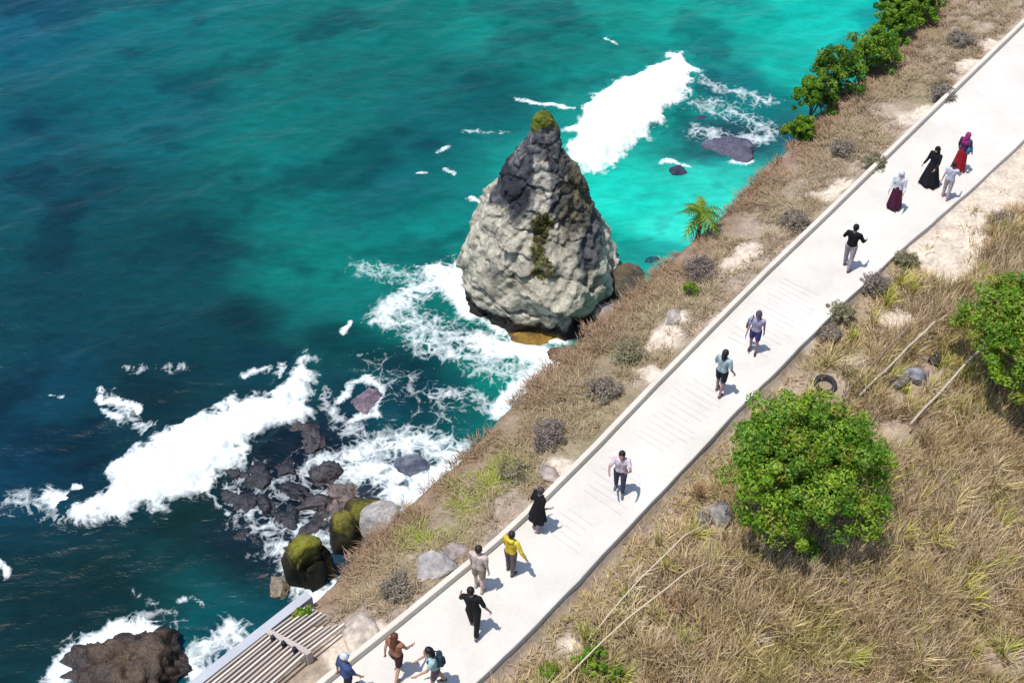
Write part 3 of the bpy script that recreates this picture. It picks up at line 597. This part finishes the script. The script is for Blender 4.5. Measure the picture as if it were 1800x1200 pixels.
CB = [(1622,30,1.9,.85,'topmost bright bush on the cliff edge, cut by the top'),(1580,66,1.9,.8,'yellow green bush second from the top on the cliff edge'),(1548,38,2.4,.75,'tall wispy bush standing out over the sea at the top'),
 (1535,112,2.0,.95,'dense green bush in the middle of the cliff edge bushes'),(1495,160,2.0,.95,'dense dark bush below the middle of the cliff edge bushes'),(1462,196,1.6,.75,'green bush low in the cliff edge row'),(1428,238,1.1,.5,'small olive bush at the lower end of the cliff edge row')]
for i, (x, y, h, cr, lb) in enumerate(CB):
    p = px(x, y+20, -1.2); a, b = ab(p); b = float(fE(a))-.15-.2*(i % 3); p = np.array([*xy2(np.array([float(a)]), np.array([b]))[0], -1.9])
    tree(p, lb, h+.3, cr*.92, 40+i, G2 if i in (2, 4) else G1[:4]+G2[2:], 85, 90, .06, 1.2, 'cliff_bush', 'bush', 'green bushes on the cliff edge', trunk=.05, clump=.38, low=.0)
p = px(1440, 205, -1.2); tree(p, 'narrow dark upright shrub at the left of the cliff bushes', 1.35, .28, 55, [lin(30, 62, 30), lin(40, 76, 34)], 30, 60, .06, 2.2, 'narrow_shrub', 'bush', trunk=.03, clump=.6, low=.1)
SB = [(1212,520,.3,.2,'small bright green shrub in the strip beside the kerb'),(540,1088,.35,.26,'small green bush at the corner of the concrete steps'),
 (1040,1175,.45,.32,'bright green low bush in dry grass by the bottom edge'),(968,1195,.3,.2,'small green tuft near the path at the bottom edge'),(1075,1195,.3,.22,'green clump right of the bottom edge bush'),
 (1545,850,.5,.3,'small green shrub right of the round tree'),(1415,985,.55,.3,'leafy green sapling at the foot of the round tree')]
for i, (x, y, h, cr, lb) in enumerate(SB):
    tree(gp(x, y), lb, h+.1, cr, 70+i, G1, 22, 60, .05, .8, 'green_shrub', 'shrub', trunk=.02, clump=.5, low=.06)
# rosette palm standing on the cliff just below the edge
def palm(p, label, h, L, seed):
    r = np.random.default_rng(seed); o = bpy.data.objects.new('small_palm', None); COL.objects.link(o); o.location = tuple(p); tag(o, label, 'palm')
    v, f = tube([[0, 0, -.4], [.03, 0, h*.5], [0, .02, h]], [.08, .07, .06]); pyd('trunk', v, f, M_BARK, o, True)
    for k in range(16):
        az = 2*math.pi*k/16+r.uniform(-.2, .2); el = r.uniform(.1, 1.1); V, F, C = [], [], []
        t = np.linspace(0, 1, 9); ll = L*r.uniform(.8, 1.1); rr_ = ll*t*math.cos(el*.8); z = ll*(t*math.sin(el)-.75*t**2)
        sp_ = np.c_[rr_*math.cos(az), rr_*math.sin(az), h+z]; sd_ = np.array([-math.sin(az), math.cos(az), 0])
        for i in range(1, 9):
            for s in (-1, 1):
                wv = .24*L*math.sin(math.pi*min(1, t[i]*.85+.12)); a0 = sp_[i-1]; a1 = sp_[i]; tip = a1+(a1-a0)*.8+sd_*s*wv-[0, 0, wv*.4]
                b = len(V); V += [a0, a1, tip]; F.append((b, b+1, b+2))
        c = [lin(112, 150, 40), lin(150, 170, 54), lin(86, 124, 34)][k % 3]
        link('frond', mesh_np('frond', np.array(V), np.array(F), np.repeat([c], len(V), 0), smooth=False), M_LEAF, o)
pe = px(1232, 418, -1.3); a, b = ab(pe); b = float(fE(a))-.25; palm(np.array([*xy2(np.array([float(a)]), np.array([b]))[0], -1.3]), 'small yellow green palm poking up over the cliff edge', .95, .95, 5)

# ------------------------------------------------------------------ dry grass and scrub
def blades(A, B, per, hgt, spread, colset, r, lean=.35, width=.012, zoff=-.03):
    P = xy2(A, B); Z = zg(A, B)+zoff; n = len(A); N = n*per
    bx = np.repeat(P, per, 0)+r.normal(size=(N, 2))*spread; bz = np.repeat(Z, per)
    az = r.uniform(0, 2*math.pi, N); H = np.repeat(hgt, per)*r.uniform(.45, 1.15, N); ln = r.uniform(.05, 1, N)*lean*H
    rad = bx-np.repeat(P, per, 0); ddx = np.c_[np.cos(az), np.sin(az)]*ln[:, None] + rad*1.3
    side = np.c_[-np.sin(az+.6), np.cos(az+.6)]*(width*r.uniform(.6, 1.5, N))[:, None]
    z0 = np.c_[bx, bz]; s3 = np.c_[side, np.zeros(N)]
    m = np.c_[bx+ddx*.35, bz+H*.6]; tp = np.c_[bx+ddx, bz+H]
    V = np.stack([z0-s3, z0+s3, m+s3*.8, m-s3*.8, tp+s3*.15, tp-s3*.15], 1).reshape(-1, 3)
    k = np.arange(N)[:, None]*6; F = np.concatenate([k+[0, 1, 2, 3], k+[3, 2, 4, 5]])
    c = np.repeat(colset, per, 0)*r.uniform(.72, 1.25, (N, 1))
    return V, F, np.repeat(c, 6, 0)
r = np.random.default_rng(17)
TAN = np.array([lin(188, 166, 122), lin(172, 150, 118), lin(200, 178, 146), lin(160, 138, 116), lin(150, 142, 84), lin(168, 156, 92), lin(150, 122, 96), lin(184, 164, 150)])
def grass_colour(P, r, seed):
    n1 = fbm(P, .55, 3, seed); n2 = fbm(P, 1.7, 3, seed+4)
    i = np.clip((n1*1.5+n2*.9-.7)*8 + r.normal(size=len(P))*1.5, 0, 7.99).astype(int); perm = np.array([3, 7, 2, 1, 0, 6, 5, 4]); return TAN[perm[i]]
N = 24000; A = r.uniform(-5, 36, N); q = r.uniform(0, 1, N)**1.1*16; B = fR(A)+.2+q
P = xy2(A, B); _, s = ground_col(P, A, B); dn = fbm(P, .8, 3, 301); near = sstep(0, 1.6, q)
clr = np.zeros(N)
for x, y, rd in ((1450,690,1.0),(1612,662,.8),(1575,690,.6),(1262,908,.6),(1500,640,.5),(1640,640,.6),(1340,1130,.3),(1240,960,.4)): clr = np.maximum(clr, np.exp(-(np.hypot(*(P-px(x, y, -.4)[:2]).T)/rd)**4))
keep = (r.uniform(0, 1, N) < (1-.96*clr)*(1-.97*s)*(.45+.55*near)*sstep(.27, .42, dn)); A, B, P, q, dn = A[keep], B[keep], P[keep], q[keep], dn[keep]
hg = (.18+.42*sstep(.1, 2.2, q))*(.55+.9*fbm(P, .9, 2, 311))
V_, F_, C_ = blades(A, B, 24, hg, .09, (grass_colour(P, r, 321)*.65+lin(182, 168, 130)*.35)*[1.82, 1.76, 1.68], r, .5, .0105)
N2 = 900; A2 = r.uniform(-5, 30, N2); B2 = fR(A2)+.6+r.uniform(0, 1, N2)*13; P2_ = xy2(A2, B2); _, s2 = ground_col(P2_, A2, B2); kp = s2 < .5; A2, B2, P2_ = A2[kp], B2[kp], P2_[kp]
TC = np.array([lin(196, 190, 92), lin(214, 196, 140), lin(176, 178, 80), lin(224, 204, 168), lin(180, 140, 100)])*1.35
V2, F2, C2 = blades(A2, B2, 46, r.uniform(.35, .75, len(A2)), .045, TC[np.clip((fbm(P2_, .4, 2, 361)*7-1.2+r.normal(size=len(A2))*.8), 0, 4.9).astype(int)], r, .95, .013)
F_ = np.concatenate([F_, F2+len(V_)]); V_ = np.concatenate([V_, V2]); C_ = np.concatenate([C_, C2])
tag(link('dry_grass', mesh_np('dry_grass', V_, F_, C_, smooth=False), M_GRASS), 'long dry straw coloured grass on the slope right of the path', 'grass', kind='stuff')
N = 6500; A = r.uniform(aST+.1, 38, N); t = r.uniform(0.05, 1.03, N)**.8; B = fK(A)+(fE(A)-fK(A))*t - .1
P = xy2(A, B); _, s = ground_col(P, A, B); dn = fbm(P, 1.1, 3, 331)
keep = r.uniform(0, 1, N) < (1-.98*s)*sstep(.3, .5, dn); A, B, P, t = A[keep], B[keep], P[keep], t[keep]
yg = np.zeros(len(P))
for x, y, rd in ((860,840,.8),(820,880,.6),(780,920,.6),(740,950,.5),(880,810,.4)): yg = np.maximum(yg, np.exp(-(np.hypot(*(P-px(x, y, -.5)[:2]).T)/rd)**2))
n1 = fbm(P, .9, 3, 341)[:, None]; base_c = lin(150, 131, 112)*(1-n1)+lin(166, 149, 120)*n1
edge_c = lin(148, 122, 100); e = sstep(.55, .95, t)[:, None]; base_c = base_c*(1-e)+edge_c*e; yg = (yg*(r.uniform(0, 1, len(yg)) < .75))[:, None]; base_c = base_c*(1-yg)+lin(140, 150, 50)*yg
V_, F_, C_ = blades(A, B, 26, .07+.12*fbm(P, 1.3, 2, 351), .075, base_c*np.array([1.72, 1.73, 1.62]), r, .9, .010)
tag(link('dry_scrub', mesh_np('dry_scrub', V_, F_, C_, smooth=False), M_GRASS), 'low grey brown scrub and dead grass between kerb and cliff edge', 'scrub', kind='stuff')
# cushion bushes on the sandy verge, each a thing
CU = [(1395,398,.42),(1225,484,.46),(1535,292,.38),(1655,172,.42),(1100,628,.46),(1060,692,.4),(960,772,.44),(1480,272,.4),(1690,78,.42),(700,1040,.4),(905,832,.34),(1478,548,.4),(1450,592,.34),(1535,505,.42),(1765,400,.4),(1590,468,.34)]
GC = [[lin(184, 170, 152), lin(196, 182, 162), lin(160, 148, 132)], [lin(178, 172, 134), lin(160, 152, 118), lin(196, 186, 152)], [lin(172, 158, 148), lin(152, 138, 130), lin(190, 174, 162)]]
def where_words(x, y):
    a, b = ab(px(x, y, -.3)); return a, b
CU.sort(key=lambda c: where_words(c[0], c[1])[0])
lefts = [c for c in CU if where_words(c[0], c[1])[1] < fK(where_words(c[0], c[1])[0])]
ORD = ['first', 'second', 'third', 'fourth', 'fifth', 'sixth', 'seventh', 'eighth', 'ninth', 'tenth', 'eleventh', 'twelfth', 'thirteenth', 'fourteenth', 'fifteenth', 'sixteenth', 'seventeenth', 'eighteenth', 'nineteenth', 'twentieth', 'twenty-first', 'twenty-second', 'twenty-third', 'twenty-fourth', 'twenty-fifth', 'twenty-sixth']
cl_, cr_ = 0, 0
for i, (x, y, s) in enumerate(CU):
    left = (x, y, s) in lefts; tone = ['grey brown', 'olive grey', 'dusty brown'][i % 3]
    if left: lb = f'{tone} cushion scrub on the seaward verge, {ORD[cl_]} from the concrete steps'; cl_ += 1
    else: lb = f'{tone} cushion scrub against the inland path edge, {ORD[cr_]} going up the path'; cr_ += 1
    tree(gp(x, y), lb, s*.95, s, 500+i, GC[i % 3], 60, 50, .034, .6, 'cushion_scrub', 'scrub', 'dry cushion bushes beside the path', trunk=.015, clump=.55, low=.03)

# ------------------------------------------------------------------ people
def capsule(p0, r0, p1, r1, n=12, ex=(1, 1)):
    p0, p1 = np.array(p0, float), np.array(p1, float); ax = p1-p0; L = np.linalg.norm(ax)
    if L < 1e-6: ax = np.array([0, 0, 1.]); L = 1e-6
    t = ax/L; ref = np.array([1., 0, 0]) if abs(t[0]) < .9 else np.array([0, 1., 0]); v = np.cross(t, ref); v /= np.linalg.norm(v); u = np.cross(v, t)
    rings = [(p0-t*r0*math.sin(q), r0*math.cos(q)) for q in (1.45, 1.0, .5)] + [(p0, r0), (p0*.5+p1*.5, (r0+r1)/2), (p1, r1)] + [(p1+t*r1*math.sin(q), r1*math.cos(q)) for q in (.5, 1.0, 1.45)]
    V = [c+rr*(math.cos(a)*u*ex[0]+math.sin(a)*v*ex[1]) for c, rr in rings for a in np.linspace(0, 2*math.pi, n, endpoint=False)]
    F = [tuple(f) for f in grid_faces(len(rings), n, True)]; F += [tuple(range(n))[::-1], tuple((len(rings)-1)*n+k for k in range(n))]
    return V, F
def join(parts):
    V, F = [], []
    for v, f in parts:
        o = len(V); V += list(v); F += [tuple(int(i)+o for i in q) for q in f]
    return V, F
def fused(name, parts, mat, parent, vox=.016, extra=None, it=4):
    V, F = join(parts); me = bpy.data.meshes.new('tmp'); me.from_pydata([tuple(map(float, v)) for v in V], [], F); me.update()
    o = bpy.data.objects.new('tmp', me); COL.objects.link(o)
    m = o.modifiers.new('r', 'REMESH'); m.mode = 'VOXEL'; m.voxel_size = vox; m.use_smooth_shade = True
    s = o.modifiers.new('s', 'SMOOTH'); s.iterations = it; s.factor = .5
    dg = bpy.context.evaluated_depsgraph_get(); nm = bpy.data.meshes.new_from_object(o.evaluated_get(dg)); bpy.data.objects.remove(o)
    if extra:
        n0 = len(nm.vertices); co = np.zeros(n0*3); nm.vertices.foreach_get('co', co); vs = [tuple(c) for c in co.reshape(-1, 3)]; fs = [tuple(p.vertices) for p in nm.polygons]
        EV, EF = join(extra); vs += [tuple(map(float, v)) for v in EV]; fs += [tuple(i+n0 for i in q) for q in EF]
        nm = bpy.data.meshes.new(name); nm.from_pydata(vs, [], fs)
    nm.name = name
    for p in nm.polygons: p.use_smooth = True
    return link(name, nm, mat, parent)
def rx(v, a): c, s = math.cos(a), math.sin(a); return np.array([v[0], v[1]*c-v[2]*s, v[1]*s+v[2]*c])
def ry(v, a): c, s = math.cos(a), math.sin(a); return np.array([v[0]*c+v[2]*s, v[1], -v[0]*s+v[2]*c])
def cloth(rgb): return plain('cloth', rgb, .9, 13, .72, 1.15, .8, bdist=.03)
def person(fx, fy, face, label, h=1.68, skin=(196, 150, 122), hair=(38, 30, 30), hairstyle='short', top=None, sleeve=.5, bottom=None, kind='trousers', legs=((.35, .1), (-.3, .15)),
           arms=((-.3, .12, .3), (.3, .12, .3)), lean=(0, .04), shoe=(70, 66, 70), scarf=None, cap=None, pack=None, bag=None, hood=False, skirt_r=.3, skirt_z=.1):
    S = h/1.7*(.92 if fy > 400 else .85); fem = kind in ('dress', 'skirt'); o = bpy.data.objects.new('person', None); COL.objects.link(o); tag(o, label, 'person')
    L_ = np.array([lean[0], lean[1]])*.8; legs = tuple((a*.62, b) for a, b in legs)
    def tl(p): p = np.array(p, float); k = (p[2]-.9); p[:2] += L_*max(k, 0); return p*S
    body = []; J = {}
    for i, sx in enumerate((-1, 1)):
        hip = np.array([sx*.092, 0, .90]); fl, kn = legs[i]
        knee = hip+rx(np.array([sx*.012, 0, -.43]), fl); ank = knee+rx(np.array([0, 0, -.40]), fl-kn)
        toe = ank+rx(np.array([sx*.02, .15, -.045]), (fl-kn)*.6)
        J[i] = [q*S for q in (hip, knee, ank, toe)]
        body += [capsule(J[i][0], .088*S, J[i][1], .055*S), capsule(J[i][1], .056*S, J[i][2], .037*S), capsule(J[i][2]+np.array([0, -.03, -.03])*S, .037*S, J[i][3], .03*S),
                 capsule(J[i][1]*.7+J[i][2]*.3+np.array([0, -.012, 0])*S, .052*S, J[i][1]*.4+J[i][2]*.6, .043*S)]
    pel, wst, chs, nck, hd = tl((0, 0, .96)), tl((0, 0, 1.10)), tl((0, 0, 1.29)), tl((0, -.005, 1.45)), tl((0, .02, 1.60))
    def torso(g): return [capsule(pel+[sx*.055*S, 0, 0], (.1+g)*S, wst+[sx*.05*S, 0, 0], (.085+g)*S) for sx in (-1, 1)] + [capsule(wst+[sx*.05*S, 0, 0], (.085+g)*S, chs+[sx*.075*S, .005*S, 0], (.098+g)*S) for sx in (-1, 1)] + [capsule(chs+[-.1*S, 0, .06*S], (.08+g)*S, chs+[.1*S, 0, .06*S], (.08+g)*S)]
    body += torso(0) + [capsule(chs+[0, 0, .08*S], .065*S, hd-[0, .02*S, .06*S], .05*S)]
    body += [capsule(hd+[0, -.012*S, .025*S], .094*S, hd+[0, .03*S, -.05*S], .068*S, 14, (.9, 1)), capsule(hd+[0, .085*S, -.005*S], .013*S, hd+[0, .108*S, -.03*S], .017*S)]
    body += [capsule(hd+[sx*.085*S, -.005*S, .01*S], .018*S, hd+[sx*.088*S, -.01*S, -.03*S], .014*S) for sx in (-1, 1)]
    fing = []; A_ = {}
    for i, sx in enumerate((-1, 1)):
        sh = tl((sx*.185, -.005, 1.385)); fl, abd, eb = arms[i]
        d1 = ry(rx(np.array([0, 0, -1.]), fl), -sx*abd); el = sh+d1*.29*S; d2 = ry(rx(np.array([0, 0, -1.]), fl+eb), -sx*abd*.8); wr = el+d2*.25*S; pm = wr+d2*.075*S
        A_[i] = (sh, el, wr); body += [capsule(sh, .052*S, el, .038*S), capsule(el, .039*S, wr, .027*S), capsule(wr, .028*S, pm, .034*S, 10, (1, .65))]
        fw = np.cross(d2, np.array([1., 0, 0])); fw /= np.linalg.norm(fw); inn = np.array([-sx, 0, 0.])
        for k, (off, ln) in enumerate(((-.026, .055), (-.009, .066), (.009, .07), (.026, .062))):
            b0 = pm+fw*off*S+d2*.022*S; b1 = b0+d2*ln*.5*S+inn*.006*S; b2 = b1+d2*ln*.45*S+inn*.02*S; fing += [capsule(b0, .0092*S, b1, .0088*S, 6), capsule(b1, .0088*S, b2, .0075*S, 6)]
        b0 = wr+d2*.03*S+fw*.026*S; b1 = b0+(fw*.03+d2*.03)*S; b2 = b1+(fw*.006+d2*.03)*S+inn*.01*S; fing += [capsule(b0, .0115*S, b1, .0105*S, 6), capsule(b1, .0105*S, b2, .009*S, 6)]
    parts = []
    parts.append(fused('body', body, plain('skin', skin, .6, 9, .95, 1.05, .1), o, .017*S, fing))
    for sx in (-1, 1): v, f = capsule(hd+[sx*.033*S, .083*S, .012*S], .012*S, hd+[sx*.033*S, .085*S, .012*S], .012*S, 8); parts.append(pyd('eye', v, f, plain('eye', (40, 34, 32), .3), o, True))
    for i in (0, 1): parts.append(fused('shoe', [capsule(J[i][2]+np.array([0, -.035, -.035])*S, .043*S, J[i][3]+[0, .01*S, 0], .038*S)], plain('shoe', shoe), o, .014*S))
    # hair, scarf or cap
    hm = plain('hair', hair, .55, 30, .7, 1.2, .5)
    if scarf is None:
        hp = [capsule(hd+[0, -.022*S, .045*S], .098*S, hd+[0, -.035*S, -.015*S], .088*S)]
        if hairstyle == 'long': hp += [capsule(hd+[0, -.06*S, .0], .085*S, chs+[0, -.105*S, -.0], .06*S, 12, (1.25, .7)), capsule(hd+[0, -.06*S, -.05*S], .08*S, nck+[0, -.07*S, -.03*S], .085*S)]
        if hairstyle == 'bun': hp += [capsule(hd+[0, -.09*S, .07*S], .045*S, hd+[0, -.1*S, .09*S], .045*S)]
        if hairstyle == 'bob': hp += [capsule(hd+[0, -.05*S, .02*S], .095*S, nck+[0, -.045*S, .0], .085*S)]
        parts.append(fused('hair', hp, hm, o, .015*S))
    else:
        parts.append(fused('headscarf', [capsule(hd+[0, -.018*S, .03*S], .112*S, nck+[0, -.03*S, .02*S], .10*S), capsule(nck, .11*S, chs+[0, -.02*S, .02*S], .15*S, 14, (1.25, .8))], cloth(scarf), o, .016*S))
    if cap is not None:
        cp_ = fused('cap', [capsule(hd+[0, -.015*S, .065*S], .106*S, hd+[0, -.012*S, .05*S], .106*S)], cloth(cap), o, .015*S); parts.append(cp_)
        fused('brim', [capsule(hd+[-.04*S, .1*S, .05*S], .04*S, hd+[.04*S, .1*S, .05*S], .04*S, 10, (.35, 1))], cloth(cap), cp_, .012*S)
    if top is not None:
        tp = torso(.02)
        for i in (0, 1):
            sh, el, wr = A_[i]; tp.append(capsule(sh, .07*S, sh+(el-sh)*min(1, sleeve*2), .058*S))
            if sleeve > .5: tp.append(capsule(el, .056*S, el+(wr-el)*(sleeve*2-1), .046*S))
        if hood: tp.append(capsule(nck+[-.06*S, -.07*S, -.0], .07*S, nck+[.06*S, -.07*S, -.0], .07*S))
        parts.append(fused('hooded_jacket' if hood else ('dress_top' if fem else 'shirt'), tp, cloth(top), o, .017*S))
    if bottom is not None:
        if kind in ('trousers', 'shorts'):
            bp_ = [capsule(pel+[sx*.055*S, 0, .03*S], .113*S, pel+[sx*.07*S, 0, -.05*S], .115*S) for sx in (-1, 1)]
            for i in (0, 1):
                hip, kn, an_, _ = J[i]; f = 1. if kind == 'trousers' else .72
                bp_.append(capsule(hip, .108*S, hip+(kn-hip)*f, (.075 if kind == 'trousers' else .088)*S))
                if kind == 'trousers': bp_.append(capsule(kn, .076*S, kn+(an_-kn)*.88, .06*S))
            parts.append(fused(kind, bp_, cloth(bottom), o, .017*S))
        else:
            z1 = skirt_z*S; n = 40; V = []; zs = np.linspace(1.06*S, z1, 14)
            ctr = (J[0][2]+J[1][2])/2
            for k, z in enumerate(zs):
                f = k/13; rr = (.125*(1-f)+skirt_r*f)*S*(1+.25*math.sin(min(f*4, 1)*math.pi/2)); c = wst*(1-f)+np.array([ctr[0], ctr[1], 0])*f
                for q in range(n): an_ = 2*math.pi*q/n; fold = 1+.10*f*math.sin(an_*7+h*9)+.05*f*math.sin(an_*11); V.append((c[0]+rr*1.05*fold*math.cos(an_), c[1]+rr*.85*fold*math.sin(an_), z))
            m_ = len(V); F = [tuple(q)[::-1] for q in grid_faces(14, n, True)]; V += [(x*.93+ctr[0]*.07, y*.93+ctr[1]*.07, z+.015) for x, y, z in V[-n:]]; V.append((ctr[0], ctr[1], z1+.3*S))
            for q in range(n): q2 = (q+1) % n; F += [(m_-n+q, m_-n+q2, m_+q2, m_+q), (m_+q, m_+q2, m_+n)]
            parts.append(pyd('skirt', V, F, cloth(bottom), o, True))
    zmin = min(min(v.co.z for v in p.data.vertices) for p in parts)
    c = px(fx, fy, 0); mid = (J[0][2]+J[1][2])/2
    R = Matrix.Rotation(face, 3, 'Z'); off = R@Vector((mid[0], mid[1], 0))
    o.location = (c[0]-off.x, c[1]-off.y, -zmin+.001); o.rotation_euler = (0, 0, face)
    if pack:
        rgb, lb = pack; b = bpy.data.objects.new('backpack', None); COL.objects.link(b); q = o.matrix_basis@Vector(tuple(wst)); 
        b.location = o.location; b.rotation_euler = o.rotation_euler; tag(b, lb, 'backpack')
        back = (wst+chs)/2+np.array([0, -.19, .0])*S
        bb_ = fused('bag_body', [capsule(back+[sx*.07*S, 0, -.12*S], .085*S, back+[sx*.06*S, .01*S, .14*S], .075*S) for sx in (-1, 1)], cloth(rgb), b, .017*S)
        fused('pocket', [capsule(back+[-.06*S, -.07*S, -.1*S], .05*S, back+[.06*S, -.07*S, -.1*S], .05*S)], cloth(tuple(int(q*.8) for q in rgb)), bb_, .014*S)
        for sx in (-1, 1):
            v, f = tube([back+[sx*.085*S, .04*S, .17*S], chs+[sx*.1*S, -.02*S, .165*S], chs+[sx*.115*S, .13*S, .06*S], wst+[sx*.12*S, .12*S, .03*S], wst+[sx*.13*S, -.1*S, -.02*S]], .017*S, 6); pyd('strap', v, f, cloth(tuple(int(q*.7) for q in rgb)), b, True)
    if bag:
        rgb, lb, side = bag; b = bpy.data.objects.new('shoulder_bag', None); COL.objects.link(b); b.location = o.location; b.rotation_euler = o.rotation_euler; tag(b, lb, 'bag')
        q = wst+np.array([side*.26, -.06, -.02])*S
        fused('bag_body', [capsule(q+[0, dy*S, -.07*S], .075*S, q+[0, dy*S, .07*S], .065*S) for dy in (-.09, .09)], cloth(rgb), b, .016*S)
        v, f = tube([q+[0, -.08*S, .1*S], chs+[side*.16*S, -.08*S, .17*S], chs+[side*.14*S, .02*S, .19*S], chs+[side*.17*S, .1*S, .1*S], q+[0, .1*S, .1*S]], .014*S, 6); pyd('strap', v, f, cloth(tuple(int(c*.8) for c in rgb)), b, True)
    return o
UP = math.atan2(dd[1], dd[0])-math.pi/2; DOWN = UP+math.pi; LEFT = math.pi/2
person(612, 1222, UP-.2, 'person in white cap and navy shirt cut off at the bottom edge', 1.7, hair=(50, 44, 46), cap=(226, 228, 236), top=(66, 88, 138), sleeve=.45, bottom=(44, 34, 48), kind='shorts')
person(698, 1186, UP+.25, 'person with long brown hair, tan top and dark shorts walking', 1.66, skin=(206, 160, 136), hair=(104, 58, 36), hairstyle='long', top=(176, 118, 92), sleeve=.12, bottom=(62, 34, 40), kind='shorts', legs=((.42, .08), (-.42, .2)), arms=((-.35, .15, .4), (.4, .2, .6)), shoe=(176, 150, 132))
person(770, 1206, LEFT+.25, 'person in pale teal shirt carrying a dark teal backpack', 1.7, hair=(30, 24, 34), hairstyle='bob', top=(176, 208, 206), sleeve=.3, bottom=(120, 100, 108), kind='shorts', lean=(0, .22), pack=((38, 70, 88), 'dark teal backpack worn by the person in pale teal shirt'), arms=((.5, .1, .7), (.3, .1, .6)))
person(833, 1110, UP+.5, 'person all in black striding with arms held out', 1.74, skin=(196, 156, 136), hair=(32, 22, 24), top=(24, 22, 28), sleeve=.42, bottom=(26, 24, 32), legs=((.38, .0), (-.4, .12)), arms=((.35, .4, .6), (-.15, .5, .4)), lean=(-.1, .05), shoe=(110, 104, 108))
person(842, 1036, UP+.3, 'person in pale top and beige shorts standing by the kerb', 1.72, skin=(226, 192, 178), hair=(54, 36, 32), top=(226, 204, 194), sleeve=.3, bottom=(176, 158, 138), kind='shorts', legs=((.1, .05), (-.12, .05)), arms=((.1, .15, .2), (-.1, .15, .2)), shoe=(190, 170, 160))
person(897, 1006, UP+.1, 'person in bright yellow hooded jacket', 1.62, hair=(44, 38, 30), top=(244, 212, 66), sleeve=.95, hood=True, bottom=(116, 102, 104), legs=((.15, .1), (-.12, .05)), arms=((.15, .25, .3), (-.1, .55, .3)), lean=(.03, .05))
person(944, 928, UP-.3, 'person in loose black dress leaning by the kerb', 1.64, skin=(204, 168, 158), hair=(78, 66, 70), hairstyle='bun', top=(18, 16, 22), sleeve=.6, bottom=(18, 16, 22), kind='dress', skirt_r=.21, skirt_z=.42, legs=((.15, .05), (-.15, .1)), arms=((-.3, .18, 1.5), (-.3, .18, 1.5)), lean=(.08, .06), shoe=(200, 180, 176))
person(1088, 862, DOWN+.5, 'person in pale pink top and navy trousers, hands near the face', 1.66, skin=(190, 146, 136), hair=(40, 26, 30), hairstyle='bob', top=(238, 216, 222), sleeve=.3, bottom=(70, 72, 98), legs=((.28, .1), (-.25, .1)), arms=((.7, .45, 1.6), (.6, .5, 1.3)), lean=(0, .08), shoe=(110, 108, 116))
person(1262, 692, UP+.1, 'person in pale mint shirt and black shorts', 1.68, skin=(168, 128, 128), hair=(34, 36, 42), hairstyle='bob', top=(178, 204, 208), sleeve=.4, bottom=(34, 32, 44), kind='shorts', legs=((.2, .1), (-.2, .2)), arms=((.2, .3, .5), (-.1, .3, .6)), shoe=(120, 100, 104))
person(1323, 616, DOWN+.3, 'person in lavender top and blue shorts with grey cap', 1.6, skin=(176, 136, 138), hair=(70, 66, 76), hairstyle='long', cap=(92, 88, 98), top=(186, 178, 204), sleeve=.3, bottom=(72, 70, 128), kind='shorts', legs=((.15, .1), (-.15, .1)), bag=((92, 80, 92), 'small grey shoulder bag on the person in lavender', 1))
person(1487, 472, UP+.2, 'person in loose black top and pale grey trousers', 1.72, skin=(190, 160, 154), hair=(20, 18, 24), hairstyle='bun', top=(16, 14, 20), sleeve=.8, bottom=(176, 164, 170), legs=((.25, .05), (-.25, .15)), arms=((.25, .4, .9), (.25, .42, .9)), shoe=(96, 86, 92))
person(1570, 366, DOWN+.2, 'person in white headscarf and long maroon dress', 1.66, scarf=(234, 236, 242), top=(232, 234, 240), sleeve=.9, bottom=(88, 20, 58), kind='skirt', skirt_r=.2, skirt_z=.05, legs=((.1, .05), (-.1, .05)), arms=((.2, .15, .5), (.2, .15, .5)))
person(1632, 324, DOWN-.1, 'person in long black gown and black headscarf', 1.68, scarf=(20, 16, 22), top=(22, 20, 32), sleeve=.95, bottom=(24, 22, 36), kind='skirt', skirt_r=.29, skirt_z=.04, legs=((.1, .05), (-.1, .05)), arms=((.3, .15, .8), (.3, .15, .8)))
person(1660, 349, UP+.2, 'shorter person in pale lavender shirt and mauve trousers', 1.56, hair=(24, 22, 30), top=(214, 214, 234), sleeve=.45, bottom=(196, 178, 190), legs=((.2, .1), (-.2, .1)), arms=((-.2, .2, .3), (.4, .4, .9)), shoe=(170, 160, 166))
person(1683, 299, UP-.1, 'person in magenta headscarf and long red dress', 1.64, scarf=(176, 48, 128), top=(86, 40, 96), sleeve=.9, bottom=(168, 22, 34), kind='skirt', skirt_r=.21, skirt_z=.05, legs=((.1, .05), (-.1, .05)), arms=((.1, .2, .4), (.1, .2, .4)), bag=((52, 138, 168), 'teal shoulder bag hanging on the person in red dress', 1))
